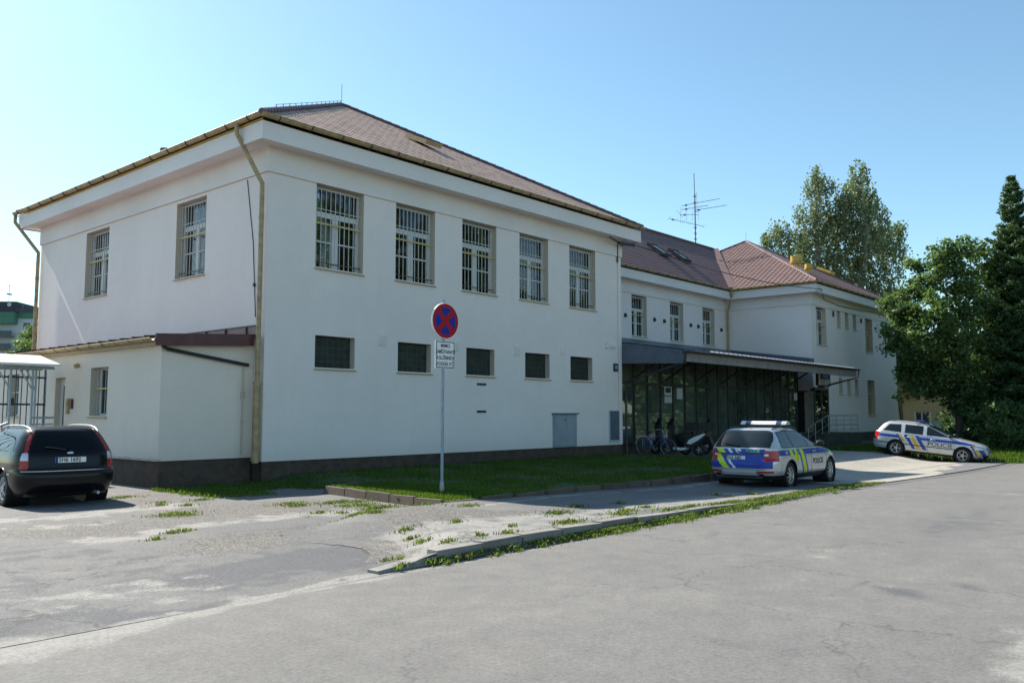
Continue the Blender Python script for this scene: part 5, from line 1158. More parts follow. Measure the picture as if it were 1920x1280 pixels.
def cls2(x, y, z, n):
    ay = abs(y); side = abs(n[1]) > .5
    if .95 < z < 1.40 and side:
        if inp(x, z, [(-.12, .985), (-.15, 1.35), (.0, 1.345), (.22, 1.27), (.86, .985)]): return 'front_side_window', 'car_glass'
        if inp(x, z, [(-.98, .99), (-1.0, 1.355), (-.28, 1.358), (-.26, .985)]): return 'rear_side_window', 'car_glass'
        if inp(x, z, [(-1.86, 1.02), (-1.62, 1.31), (-1.15, 1.345), (-1.12, .995)]): return 'quarter_window', 'car_glass'
    if x < -1.7 and .98 < z < 1.40 and n[0] < -.3 and ay < .74 - (z - .98) * .42: return 'rear_window', 'car_glass'
    if x > -.1 and .985 < z < 1.40 and n[0] > .2 and ay < .70 - (z - .985) * .26: return 'windscreen', 'car_glass'
    if x < -1.95 and .62 < z < .93 and ay > .55 and x < -2.05 + (z - .62) * .2: return 'tail_light', 'lamp_red'
    if x > 1.70 and .62 < z < .80 and ay > .42: return 'headlight', 'lamp_clear'
    if x > 2.0 and ay < .42 and .52 < z < .74: return 'grille', 'trim_black'
    if x > 2.0 and .26 < z < .40 and ay < .72: return None, 'trim_black'
    if z < .27: return None, 'trim_black'
    if side and .50 < z < .535 and -2.0 < x < 1.6: return None, 'trim_black'
    mt = 'car_silver'
    if side:
        if .76 < z < .88 and x < 1.9: mt = 'livery_blue'
        t = x + (z - .9) * .62
        if -1.30 < t < -1.02 and .62 < z < .92: mt = 'livery_gold' if -1.22 < t < -1.10 else ('livery_white' if t >= -1.10 else 'livery_blue')
        if -.98 < t < -.40 and .36 < z < .92: mt = 'livery_gold' if -.80 < t < -.62 else ('livery_blue' if t < -.84 or t > -.56 else 'car_silver')
        t2 = x + (z - .8) * .6
        if 1.42 < t2 < 1.95 and .36 < z < .78: mt = 'livery_gold' if 1.56 < t2 < 1.72 else 'livery_blue' if 1.5 < t2 < 1.9 else mt
        if inp(x, z, FD2): return 'front_door', mt
        if inp(x, z, RD2): return 'rear_door', mt
    return None, mt
build_car(car2, S2, cls2, {'roof': 'car_silver', 'arch': 'trim_black'}, WX2, .365, .315)
for wx in WX2:
    for sg in (-1, 1): wheel(car2, wx, sg * .765, .315, sg, 1, .0 if wx < 0 else R_(-14))
sm = MB()
for sg in (-1, 1):
    s2_ = MB(); seam(s2_, S2, FD2 + [FD2[0]], sg); s2_.build('panel_gap', 'trim_black', car2); s2_ = MB(); seam(s2_, S2, RD2[:3], sg); s2_.build('panel_gap', 'trim_black', car2); mirror(car2, S2, .78, 1.0, sg, 'trim_black'); handles(car2, S2, (-.78, .14), .84, sg, 'livery_white'); side_text(car2, S2, 'POLICIE', .235, .42, .64, sg, 'ink_black', 1.15)
plate(car2, S2, .45, '3H0 9182', 1, .52, .01); roof_rails(car2, S2, -1.70, -.05, 1.43, .55, 'car_silver', .016, .03); lightbar(car2, -.45, 1.50, 1.10, True, .36)

# --- black estate by the annexe
K3 = [(.18, -2.18, 2.1, .78), (.28, -2.36, 2.22, .85), (.42, -2.44, 2.29, .89), (.56, -2.45, 2.30, .905), (.64, -2.43, 2.26, .907), (.70, -2.37, 2.18, .907), (.78, -2.35, 2.02, .905), (.86, -2.335, 1.70, .895), (.93, -2.32, 1.35, .878), (.98, -2.30, 1.08, .862), (1.02, -2.27, .96, .848),
      (1.12, -2.20, .72, .803), (1.24, -2.11, .42, .745), (1.34, -2.02, .16, .688), (1.40, -1.95, -.02, .64), (1.44, -1.85, -.22, .585), (1.465, -1.70, -.42, .50), (1.48, -1.35, -.70, .36)]
ra = Vector((6.80, 17.62, 0)); hd3 = R_(85)
car3 = thing('parked_car', (ra.x + math.cos(hd3) * 1.377, ra.y + math.sin(hd3) * 1.377, 0.0), 'black estate car with tall red tail lights and silver roof rails by the annexe', 'car', rz=hd3)
S3 = CarShape(K3, 12, 6.5, 2.9); WX3 = (-1.377, 1.377)
FD3 = [(-.05, .28), (-.10, .95), (.84, .95), (1.0, .72), (1.0, .28)]; RD3 = [(-.95, .55), (-1.02, .95), (-.10, .95), (-.05, .28), (-.60, .28), (-.75, .42)]
def cls3(x, y, z, n):
    ay = abs(y); side = abs(n[1]) > .5
    if x < -1.85 and .70 < z < 1.38 and .60 - max(0, z - 1.0) * .28 < ay and n[0] < .2:
        lo = .69 - max(0, z - 1.02) * .42
        if ay > lo and ay < .87 - max(0, z - 1.0) * .52 + .1 and x < -2.13 + max(0, z - 1.02) * .62: return 'tail_light', ('lamp_clear' if .86 < z < 1.0 else 'lamp_red')
    if .97 < z < 1.42 and side:
        if inp(x, z, [(-.14, 1.0), (-.18, 1.37), (.0, 1.365), (.2, 1.29), (.86, 1.0)]): return 'front_side_window', 'tinted_glass'
        if inp(x, z, [(-1.05, 1.0), (-1.08, 1.375), (-.24, 1.378), (-.21, 1.0)]): return 'rear_side_window', 'tinted_glass'
        if inp(x, z, [(-1.98, 1.02), (-1.84, 1.30), (-1.14, 1.37), (-1.11, 1.0)]): return 'quarter_window', 'tinted_glass'
    if x < -1.85 and .99 < z < 1.42 and n[0] < -.3 and ay < .655 - max(0, z - 1.02) * .40: return 'rear_window', 'tinted_glass'
    if x > -.1 and 1.0 < z < 1.43 and n[0] > .2 and ay < .70 - (z - 1.0) * .26: return 'windscreen', 'tinted_glass'
    if x > 1.75 and .62 < z < .82 and ay > .42: return 'headlight', 'lamp_clear'
    if z < .26: return None, 'trim_black'
    if side:
        if inp(x, z, FD3): return 'front_door', 'car_black'
        if inp(x, z, RD3): return 'rear_door', 'car_black'
    return None, 'car_black'
build_car(car3, S3, cls3, {'roof': 'car_black', 'arch': 'car_black'}, WX3, .385, .322)
for wx in WX3:
    for sg in (-1, 1): wheel(car3, wx, sg * .785, .322, sg, 1)
sm = MB()
for sg in (-1, 1): s2_ = MB(); seam(s2_, S3, FD3 + [FD3[0]], sg); s2_.build('panel_gap', 'trim_black', car3); s2_ = MB(); seam(s2_, S3, RD3[:3], sg); s2_.build('panel_gap', 'trim_black', car3); mirror(car3, S3, .78, 1.02, sg, 'car_black'); handles(car3, S3, (-.85, .12), .90, sg, 'car_black')
plate(car3, S3, .86, '5H6 1692', -1, .53, .01); badge(car3, S3, .985, 'chrome', .06, .028); roof_rails(car3, S3, -1.95, .05, 1.435, .585, 'hub_silver', .016, .055)
m_ = MB(); m_.tube([(float(S3.X(y, .665, -1)) - .006, y, .665) for y in np.linspace(-.80, .80, 30)], .011, 5); m_.tube([(-1.9, .905, .60), (-1.3 - .45, .912, .60)], .01, 5); m_.build('bumper_strip', 'chrome', car3)
wiper(car3, S3, 1.05); m_ = MB(); m_.tube([(-2.2, -.45, .24), (-2.47, -.47, .235)], .03, 10); m_.build('exhaust', 'hub_silver', car3)

# ------------------------------------------------------------------ bicycle and scooters by the shopfront
def add_wheel_ring(mb, c, r, t, mi, n=28): mb.tube([(c[0] + math.cos(a) * r, c[1], c[2] + math.sin(a) * r) for a in np.linspace(0, 2 * math.pi, n + 1)], t, 6, mi, cap=False)
bk = thing('bicycle', (29.12, 18.05, 0.10), 'blue city bicycle with a white rear rack leaning by the dark shop window', 'bicycle', rz=R_(-84))
for x in (0, 1.05):
    m_ = MB(); add_wheel_ring(m_, (x, 0, .34), .335, .020, 0); o = m_.build('wheel', 'rubber', bk, smooth=60)
    m_ = MB(); add_wheel_ring(m_, (x, 0, .34), .308, .010, 0)
    for k_ in range(14): a = 2 * math.pi * k_ / 14; m_.tube([(x, 0, .34), (x + math.cos(a) * .305, 0, .34 + math.sin(a) * .305)], .0025, 3)
    m_.tube([(x, -.04, .34), (x, .04, .34)], .025, 8); m_.build('rim', 'galv_steel', o)
m_ = MB()
for p_, q_ in (((.42, 0, .30), (.30, 0, .82)), ((.42, 0, .30), (.86, 0, .72)), ((.33, 0, .66), (.85, 0, .82)), ((0, .03, .34), (.42, .03, .30)), ((0, -.03, .34), (.42, -.03, .30)), ((0, .03, .34), (.33, .02, .68)), ((0, -.03, .34), (.33, -.02, .68)), ((.84, 0, .90), (.90, 0, .64)), ((.90, .04, .64), (1.05, .04, .34)), ((.90, -.04, .64), (1.05, -.04, .34))): m_.tube([p_, q_], .017, 8)
m_.build('frame', 'bike_blue', bk, smooth=50)
m_ = MB(); m_.tube([(.84, 0, .90), (.82, 0, 1.0)], .014, 6); m_.tube([(.70, -.30, 1.02), (.82, -.18, 1.02), (.84, 0, 1.0), (.82, .18, 1.02), (.70, .30, 1.02)], .013, 6); m_.build('handlebar', 'hub_silver', bk, smooth=50)
m_ = MB(); m_.lathe([(.02, -.03), (.10, 0), (.09, .04), (.0, .055)], (.27, 0, .90), 'z', 12); m_.tube([(.30, 0, .78), (.28, 0, .90)], .014, 6); m_.build('saddle', 'trim_black', bk, smooth=50)
m_ = MB(); m_.bar((-.22, 0, .72), (.22, 0, .74), .16, .025); m_.bar((0, .07, .34), (-.02, .07, .72), .012); m_.bar((0, -.07, .34), (-.02, -.07, .72), .012); m_.tube([(math.cos(a) * .37, 0, .34 + math.sin(a) * .37) for a in np.linspace(.3, 2.9, 14)], .02, 6); m_.build('rear_rack', 'porch_steel', bk)
m_ = MB(); m_.lathe([(.09, -.01), (.09, .01)], (.42, -.06, .30), 'y', 16); m_.bar((.42, -.09, .30), (.55, -.09, .22), .02); m_.bar((.42, .09, .30), (.29, .09, .38), .02); m_.build('crank', 'hub_silver', bk)
def scooter(loc, rz, panel, label, seat='trim_black'):
    t = thing('scooter', loc, label, 'scooter', 'scooters', rz=rz)
    for x in (0, -1.28):
        w_ = MB(); w_.lathe([(.13, -.05), (.20, -.062), (.245, -.04), (.255, 0), (.245, .04), (.20, .062), (.13, .05)], (0, 0, 0), 'y', 24); o = w_.build('wheel', 'rubber', t, smooth=50); o.location = (x, 0, .255)
        q = MB(); q.lathe([(.17, -.03), (.165, .03)], axis='y', n=24)
        for k_ in range(5): a = 2 * math.pi * k_ / 5; q.bar((0, 0, 0), (math.cos(a) * .165, 0, math.sin(a) * .165), .035, .03)
        q.build('rim', 'hub_silver', o)
    b = MB()                                                    # front shield and legs
    b.prism([(-.30, .28), (-.16, .30), (-.06, .58), (-.10, .98), (-.22, 1.02), (-.24, .70), (-.36, .40)], lambda u, v, w_: (u, -.17 + .34 * w_, v)); b.prism([(.20, .45), (.05, .54), (-.15, .52), (-.10, .44), (.05, .47)], lambda u, v, w_: (u, -.075 + .15 * w_, v))
    b.bar((0, .075, .255), (-.12, .06, .70), .05); b.bar((0, -.075, .255), (-.12, -.06, .70), .05); b.build('front_shield', 'trim_black', t)
    b = MB(); b.prism([(-.28, .26), (-.62, .22), (-.80, .26), (-.80, .34), (-.60, .31), (-.30, .34)], lambda u, v, w_: (u, -.19 + .38 * w_, v)); b.build('footboard', panel, t)
    b = MB(); b.prism([(-.72, .30), (-1.05, .34), (-1.35, .52), (-1.62, .78), (-1.55, .84), (-1.2, .78), (-.80, .72), (-.70, .50)], lambda u, v, w_: (u, -.12 + .24 * w_, v)); b.build('body', 'trim_black', t)
    for s_ in (-1, 1):
        b = MB(); b.prism([(-.84, .48), (-1.00, .46), (-1.30, .62), (-1.62, .86), (-1.50, .87), (-1.15, .74), (-.92, .62)], lambda u, v, w_: (u, s_ * (.12 + .05 * w_), v)); b.build('side_panel', panel, t)
    b = MB(); b.prism([(-.66, .74), (-.76, .83), (-1.02, .82), (-1.20, .90), (-1.58, .94), (-1.62, .87), (-1.2, .79), (-.8, .73)], lambda u, v, w_: (u, -.13 + .26 * w_, v)); b.build('seat', seat, t)
    b = MB(); b.tube([(-.20, -.34, 1.06), (-.14, -.2, 1.08), (-.12, 0, 1.04), (-.14, .2, 1.08), (-.20, .34, 1.06)], .02, 8); b.prism([(-.05, 1.0), (.0, 1.12), (-.10, 1.20), (-.22, 1.12), (-.2, 1.0)], lambda u, v, w_: (u, -.12 + .24 * w_, v)); b.build('handlebar', 'trim_black', t)
    for s_ in (-1, 1): b = MB(); b.tube([(-.14, s_ * .2, 1.08), (-.10, s_ * .26, 1.24)], .008, 5); b.box(-.12, -.09, s_ * .26 - .06, s_ * .26 + .06, 1.22, 1.32); b.build('mirror', 'trim_black', t)
    b = MB(); b.prism([(.0, 1.08), (-.02, 1.12), (-.20, 1.46), (-.22, 1.44), (-.08, 1.10)], lambda u, v, w_: (u, -.17 + .34 * w_, v)); b.build('windshield', 'tinted_glass', t)
    b = MB(); b.prism([(-1.42, .96), (-1.78, .98), (-1.80, 1.28), (-1.45, 1.30), (-1.36, 1.14)], lambda u, v, w_: (u, -.19 + .38 * w_, v)); b.build('top_case', seat, t)
    b = MB(); b.box(-.01, .03, -.09, .09, .80, .92); b.build('headlight', 'lamp_clear', t); b = MB(); b.box(-1.68, -1.62, -.08, .08, .78, .86); b.build('tail_light', 'lamp_red', t)
    b = MB(); b.tube([(-.9, -.2, .26), (-1.2, -.22, .30), (-1.55, -.22, .40)], [.03, .06, .06], 10); b.build('exhaust', 'hub_silver', t)
    return t
scooter((29.42, 17.12, .10), R_(98), 'livery_white', 'black scooter with white side panels parked between the bicycle and the estate car')
scooter((29.95, 18.0, .10), R_(97), 'trim_black', 'all black scooter with a top case standing close to the blue bicycle')
scooter((30.9, 16.3, .10), R_(100), 'scooter_red', 'dark red scooter mostly hidden behind the police estate near the shopfront')

# ------------------------------------------------------------------ no stopping sign
bx, by = gpx(828.5, 924, .13)
sg_ = thing('traffic_sign', (bx, by, .10), 'round red and blue no stopping sign with white text plate on a steel post', 'road sign')
FACE = R_(-40)      # plates look towards the street corner
dirF = R_(-92); fz = Matrix.Rotation(dirF, 4, 'Z')      # local +x faces out
def rot_(mb): mb.v = [tuple(fz @ Vector(p)) for p in mb.v]; return mb
m_ = MB(); m_.tube([(0, 0, -.1), (0, 0, 3.95)], .032, 12); m_.build('post', 'post_steel', sg_, smooth=50)
m_ = MB(); m_.tube([(0, 0, -.02), (0, 0, .22)], .05, 12); m_.tube([(0, 0, .22), (0, 0, .27)], .042, 12); m_.build('post_sleeve', 'galv_steel', sg_, smooth=50)
RD_ = .365; ZD = 3.50
m_ = MB(); m_.lathe([(RD_, .035), (RD_ + .004, .05), (RD_, .075), (.0, .075)], (0, 0, ZD), 'x', 48); m_.lathe([(RD_, .035), (0, .035)], (0, 0, ZD), 'x', 48); disc = rot_(m_).build('sign_disc', 'sign_white', sg_, smooth=40)
m_ = MB(); m_.lathe([(RD_ * .97, .0765), (0, .0765)], (0, 0, ZD), 'x', 48); rot_(m_).build('red_field', 'sign_red', disc)
m_ = MB()
for q in range(4):
    a0 = q * math.pi / 2 + .16 - math.pi / 4 + math.pi / 4 * 0; pts = []
    c0 = q * math.pi / 2; r0, r1 = .10, RD_ * .76
    n_ = 14; dA = math.pi / 4 - math.asin(.055 / r1)
    pts = [(r1 * math.cos(c0 + t), r1 * math.sin(c0 + t)) for t in np.linspace(-dA, dA, n_)] + [(.078 * math.cos(c0), .078 * math.sin(c0))]
    m_.add([(.078, u, ZD + v) for u, v in pts], [tuple(range(len(pts)))])
rot_(m_).build('blue_field', 'sign_blue', disc)
z0_, z1_ = 2.53, 3.09; wp = .265
m_ = MB(); m_.box(.035, .075, -wp, wp, z0_, z1_); tp = rot_(m_).build('text_plate', 'sign_white', sg_)
m_ = MB()
for a in ((-wp + .015, wp - .015, z0_ + .012, z0_ + .03), (-wp + .015, wp - .015, z1_ - .03, z1_ - .012), (-wp + .015, -wp + .033, z0_ + .03, z1_ - .03), (wp - .033, wp - .015, z0_ + .03, z1_ - .03)): m_.box(.0752, .0765, *a)
rot_(m_).build('border', 'ink_black', tp)
for i, (s_, sc_) in enumerate((('MIMO', 1), ('ZAMĚSTNANCŮ', .74), ('A SLUŽEBNÍCH', .72), ('VOZIDEL P.Č.', .84))):
    zc = z1_ - .10 - i * .123; text_mesh(s_, .098, 'ink_black', 'lettering', tp, fn=lambda u, v, w_: fz @ Vector((.077, u, zc + v)), xs=sc_, bold=.0025)
m_ = MB()
for z in (ZD + .15, ZD - .15, z1_ - .1, z0_ + .1): m_.box(-.045, .036, -.045, .045, z - .02, z + .02)
rot_(m_).build('clamp', 'galv_steel', sg_)

# ------------------------------------------------------------------ roof aerial mast
an = thing('antenna_mast', (52.7, RY, wz(52.7, RZ) - .1), 'tall thin aerial mast with several yagi antennas standing on the roof ridge', 'antenna')
m_ = MB(); m_.tube([(0, 0, -.3), (0, 0, 3.75)], .045, 8); m_.tube([(0, 0, 3.6), (-.06, 0, 5.2)], .028, 6)
for z in (.5, .9, 1.3, 3.1, 3.55): m_.box(-.12, .12, -.05, .05, z - .03, z + .03)
m_.build('mast', 'slate_metal', an)
ir = Vector((Rv.x, Rv.y, 0))     # booms point roughly along the street
def yagi(z, x0, x1, tilt, ne, el, vert=False, skew=0.3):
    b = MB(); d = Vector((.55, -.83 + skew, tilt)).normalized(); c = Vector((0, .06, z)); b.tube([c + d * x0, c + d * x1], .017, 5); q = Vector((0, 0, 1)) if vert else Vector((-d.y, d.x, 0)).normalized()
    for i in range(ne):
        t = x0 + (x1 - x0) * i / (ne - 1); l = el * (1 - .35 * i / ne); b.tube([c + d * t - q * l, c + d * t + q * l], .009, 4)
    b.box(c.x + d.x * (x0 + .3) - .06, c.x + d.x * (x0 + .3) + .06, c.y + d.y * (x0 + .3) - .06, c.y + d.y * (x0 + .3) + .06, c.z + d.z * (x0 + .3) - .07, c.z + d.z * (x0 + .3) + .03)
    b.build('yagi', 'slate_metal', an)
yagi(3.05, -.9, 1.9, .16, 10, .24); yagi(2.55, 0.05, 2.4, .14, 11, .2); yagi(2.25, -1.0, .3, .02, 4, .55, True); yagi(1.55, -1.9, .7, -.16, 6, .55); yagi(2.75, -.9, 1.0, .14, 5, .3)
b = MB(); b.tube([(.0, .05, 2.5), (.3, .0, 2.48), (.3, 0, 2.75)], .02, 5); b.tube([(.3, 0, 2.75), (.28, 0, 3.9)], .012, 4); b.build('whip', 'slate_metal', an)
for s_ in (-1, 1): b = MB(); b.tube([(-1.55, s_ * .1, 1.75), (-1.95, s_ * .35, 2.25 - .7 * (s_ < 0))], .012, 4); b.build('reflector', 'slate_metal', an)

# ------------------------------------------------------------------ entrance rail, glass screen, sign
rl = thing('handrail', (46.4, 17.0, .66), 'grey steel handrail with three bars round the entrance landing', 'railing')
m_ = MB()
for x in (0, 1.25, 2.45, 3.6, 4.75): m_.tube([(x, 0, 0), (x, 0, 1.0)], .024, 8)
for z, r_ in ((1.0, .028), (.72, .016), (.46, .016), (.2, .016)): m_.tube([(0, 0, z), (4.75, 0, z)], r_, 8)
m_.tube([(4.75, 0, 1.0), (4.75, 1.5, 1.0)], .026, 8); m_.tube([(4.75, 0, .5), (4.75, 1.5, .5)], .016, 6)
m_.build('landing_rail', 'galv_steel', rl, smooth=50)
m_ = MB(); m_.tube([(0, 0, 1.0), (-2.9, .0, .35)], .026, 8); m_.tube([(0, 0, .5), (-2.9, 0, -.15)], .016, 6)
for x in (-.9, -1.9, -2.9): m_.tube([(x, 0, 1.0 + x * .224), (x, 0, -.2 + x * .13)], .022, 8)
m_.build('stair_rail', 'galv_steel', rl, smooth=50)
gs = thing('glass_screen', (46.45, 17.75, .66), 'dark framed glass wind screen with pale curtains beside the entrance door', 'screen')
m_ = MB()
for x in (0, 1.02, 2.05): m_.box(x - .045, x + .045, -.045, .045, 0, 2.55)
m_.box(-.045, 2.095, -.05, .05, 2.4, 2.55); m_.box(-.04, 2.09, -.04, .04, .0, .10); m_.box(-.04, 2.09, -.03, .03, 1.12, 1.18); m_.box(2.0, 2.1, .05, 1.0, 2.42, 2.52); m_.build('frame', 'dark_metal', gs)
for x in (.05, 1.07): m_ = MB(); m_.box(x, x + .93, -.006, .006, .1, 2.4); m_.build('pane', 'window_glass', gs)
m_ = MB()
for i in range(30):
    x = .06 + i * .065
    if i % 6 == 5: continue
    m_.quad((x, .10 + .03 * (i % 2), .12), (x + .06, .13 - .03 * (i % 2), .12), (x + .06, .13 - .03 * (i % 2), 2.38), (x, .10 + .03 * (i % 2), 2.38))
m_.build('curtain', 'bounce_cream_plaster', gs, fixn=False)
es = thing('entrance_sign', (46.5, 17.6, 3.3), 'small sign box with a blue bar over a pale panel above the entrance screen', 'sign')
m_ = MB(); m_.box(0, 1.9, -.06, .06, .0, .78); m_.build('sign_box', 'dark_metal', es); m_ = MB(); m_.box(.42, 1.75, -.07, -.06, .05, .38); m_.build('pale_panel', 'panel_white', es); m_ = MB(); m_.box(.42, 1.75, -.07, -.06, .42, .66); o = m_.build('blue_bar', 'sign_blue', es)
m_ = MB(); m_.box(.12, .36, -.07, -.06, .05, .70); m_.build('pale_panel', 'window_white', es); text_mesh('POLICIE', .2, 'sign_white', 'lettering', o, fn=lambda u, v, w_: Vector((1.08 + u, -.072, .54 + v)), bold=.003)
m_ = MB(); m_.bar((.2, 0, -.09), (.2, 0, .0), .05); m_.bar((1.7, 0, -.09), (1.7, 0, 0), .05); m_.build('bracket', 'dark_metal', es)

# ------------------------------------------------------------------ gate canopy and bar fence left of the annexe
pc = thing('gate_canopy', (8.28, 24.0, 0), 'little steel gate canopy with a bright white roof, left of the annexe door', 'canopy')
m_ = MB(); w2, d2_ = .70, .85
m_.add([(-w2, -d2_, 3.0), (w2, -d2_, 3.0), (w2 - .2, 0, 3.26), (-w2 + .2, 0, 3.26), (-w2, d2_, 3.0), (w2, d2_, 3.0)], [(0, 1, 2, 3), (5, 4, 3, 2), (4, 0, 3), (1, 5, 2)])
m_.add([(-w2, -d2_, 2.97), (w2, -d2_, 2.97), (w2, d2_, 2.97), (-w2, d2_, 2.97)], [(3, 2, 1, 0)]); m_.box(-w2, w2, -d2_ - .01, -d2_ + .02, 2.95, 3.0); m_.build('roof', 'polycarb', pc, fixn=False)
for x, y in ((-.25, -.2), (.22, -.35), (.6, .5), (-.6, .5)):
    m_ = MB(); m_.bar((x, y, 0), (x, y, 2.96), .048); m_.bar((x, y, 2.35), (x - .36 if x < .5 else x - .25, y, 2.93), .034); m_.build('post', 'porch_steel', pc)
m_ = MB(); m_.bar((-.75, -.3, 2.92), (.75, -.3, 2.92), .06, .07); m_.bar((-.75, .5, 2.92), (.75, .5, 2.92), .06, .07); m_.bar((.22, -.35, 1.62), (1.0, .3, 1.62), .06); m_.bar((.22, -.35, 1.45), (1.0, .3, 1.45), .04); m_.bar((-.25, -.2, 1.5), (-1.2, -.9, 1.2), .05); m_.build('rail', 'porch_steel', pc)
fe = thing('bar_fence', (4.0, 25.2, 0), 'open steel bar fence with thin uprights running left from the annexe', 'fence')
m_ = MB(); x = 0.0
while x < 5.4: m_.bar((x, 0, .1), (x, 0, 2.95), .022); x += .145
m_.build('bars', 'dark_metal', fe)
for z in (.2, 1.98, 2.72): m_ = MB(); m_.bar((0, 0, z), (5.4, 0, z), .04, .05); m_.build('rail', 'dark_metal', fe)
for x in (.0, 2.6, 5.4): m_ = MB(); m_.bar((x, .05, 0), (x, .05, 2.95), .055); m_.build('post', 'porch_steel', fe)
m_ = MB(); m_.box(4.45, 4.6, -.05, .05, 1.95, 2.15); m_.build('lock', 'dark_metal', fe)
# ------------------------------------------------------------------ trees
def leaves(name, C, size, mat, parent, flat=0.0, aspect=1.7, droop=0.0, fold=0.0, ctr=None):
    """two-triangle pointed leaves at the points C, turned every way (droop: hanging tips)"""
    n = len(C); s = size * (0.6 + .8 * rng.random(n)); a = rng.normal(size=(n, 3)); a[:, 2] = a[:, 2] * (1 - flat) - droop * 2; a /= np.linalg.norm(a, axis=1, keepdims=True)
    b = rng.normal(size=(n, 3)); b -= a * (a * b).sum(1, keepdims=True); b /= np.linalg.norm(b, axis=1, keepdims=True)
    h = (s * aspect / 2)[:, None]; w_ = (s / 2)[:, None]
    V = np.stack([C - a * h, C + b * w_ - a * h * .1, C + a * h, C - b * w_ - a * h * .1], 1).reshape(-1, 3); i = np.arange(n) * 4
    lv = np.stack([i, i + 1, i + 2, i + 3], -1).ravel(); ls = np.arange(n) * 4
    return raw_mesh(name, V, lv, ls, mat, np.repeat(rng.random(n), 4), parent)
def limb(mb, p, q, r0, r1, n=6, wob=.12, sides=7):
    p, q = Vector(p), Vector(q); L_ = (q - p).length; pts = []
    for i in range(n + 1):
        t = i / n; pts.append(p.lerp(q, t) + Vector((random.uniform(-1, 1), random.uniform(-1, 1), random.uniform(-.5, .5))) * wob * L_ * .25 * math.sin(math.pi * t))
    mb.tube(pts, [r0 + (r1 - r0) * i / n for i in range(n + 1)], sides); return pts
def clump_pts(centres, radii, per, sub=9, subr=.36, shell=.75):
    """clusters of leaf points gathered in small sprays near the outside of each mass"""
    out = []
    for c, r in zip(centres, radii):
        r = np.asarray(r, float) * np.ones(3); m = int(sub * (r.prod() ** (1 / 3)) ** 2)
        d = rng.normal(size=(m, 3)); d /= np.linalg.norm(d, axis=1, keepdims=True); rad = shell + (1.08 - shell) * rng.random((m, 1)) - .45 * (rng.random((m, 1)) < .25)
        sc_ = np.asarray(c) + d * rad * r
        k = rng.integers(int(per * .5), int(per * 1.5), m)
        for s0, kk in zip(sc_, k): out.append(s0 + rng.normal(size=(kk, 3)) * subr * np.array([1, 1, .75]))
    return np.concatenate(out)
# birch behind the right wing: two tall heads, hanging sprays
D_B = 84.0
def bl(px, py, rpx, dd=0.0): return np.array(spot(px, py, D_B + dd)), rpx / FPX * D_B
BL = [bl(*q) for q in [(1532, 325, 17), (1524, 355, 22, 1), (1548, 350, 18), (1518, 395, 26), (1550, 392, 28), (1530, 440, 34), (1565, 425, 30, -1), (1612, 318, 17), (1604, 340, 20), (1620, 355, 22, 1), (1590, 365, 24), (1632, 372, 18), (1605, 395, 34, -1), (1640, 395, 24, 1),
     (1580, 440, 40), (1625, 430, 36, -1), (1650, 430, 26, 1), (1676, 445, 22, 2), (1685, 425, 14, 2), (1665, 470, 30, 1), (1630, 480, 40), (1585, 490, 42), (1540, 480, 34), (1505, 455, 26, 1), (1478, 440, 22), (1458, 425, 16), (1448, 445, 18, 1), (1436, 448, 11, 1), (1495, 480, 24, 2),
     (1577, 402, 24), (1580, 378, 13), (1600, 525, 40), (1650, 520, 36), (1560, 520, 34), (1690, 545, 20, 2), (1665, 560, 30), (1620, 570, 34, 1), (1470, 470, 18)]]
base_b = spot(1590, 777, D_B); base_b.z = -.4
tb = thing('birch_tree', tuple(base_b), 'tall twin headed birch with hanging grey green sprays behind the right wing roof', 'tree')
pts = []
for c, r in BL:
    m = int(25 * max(r, 1.0) ** 2 * 1.3)
    d = rng.normal(size=(m, 3)); d /= np.linalg.norm(d, axis=1, keepdims=True); st_ = c + d * r * 1.15 * (rng.random((m, 1)) ** .45) * np.array([1, 1, 1.0])
    for s0 in st_:
        n_ = rng.integers(9, 20); ln = rng.uniform(.5, 1.7); t = np.linspace(0, 1, n_)[:, None]; dr = rng.normal(size=3) * .22; dr[2] = -1
        pts.append(s0 + t * dr * ln + rng.normal(size=(n_, 3)) * .12)
leaves('crown', np.concatenate(pts) - np.array(base_b), .165, 'birch_leaf', tb, droop=.5, aspect=1.5)
m_ = MB(); O_ = Vector((0, 0, 0))
t1 = [limb(m_, O_, Vector(BL[5][0]) - base_b, .36, .20), limb(m_, O_ + Vector((.6, .2, 0)), Vector(BL[15][0]) - base_b, .34, .2)]
for i, src in ((0, 5), (3, 5), (24, 5), (7, 15), (13, 15), (17, 15), (19, 15), (14, 5)): limb(m_, Vector(BL[src][0]) - base_b, Vector(BL[i][0]) - base_b, .17, .03)
m_.build('trunk', 'birch_bark', tb, smooth=60)
# dark small round crown and a poplar-like tree peeping between birch and maple
# broad maple in front of the right wing's end
D_M = 50.0
def ml(px, py, rpx, dd=0.0): return np.array(spot(px, py, D_M + dd)), rpx / FPX * D_M
ML = [ml(*q) for q in [(1800, 470, 26), (1830, 475, 26, 1), (1765, 490, 30), (1720, 500, 18, 1), (1790, 520, 40), (1840, 520, 34, 1), (1740, 535, 34), (1700, 550, 26, 1), (1690, 590, 32), (1740, 590, 42, -1), (1800, 580, 46), (1850, 580, 36), (1665, 570, 18, .5), (1680, 640, 32, .5), (1730, 645, 44, -1),
      (1790, 640, 46, -1), (1845, 640, 38), (1720, 695, 36), (1770, 700, 44, -.5), (1825, 700, 42), (1700, 690, 18), (1790, 740, 28), (1745, 735, 16), (1840, 745, 30), (1860, 500, 24, 1), (1660, 615, 13, -.5), (1700, 720, 12), (1802, 768, 24), (1845, 778, 28, .5), (1690, 742, 10), (1868, 560, 34, 1), (1875, 640, 36, 1), (1872, 700, 36, 1), (1770, 470, 20)]]
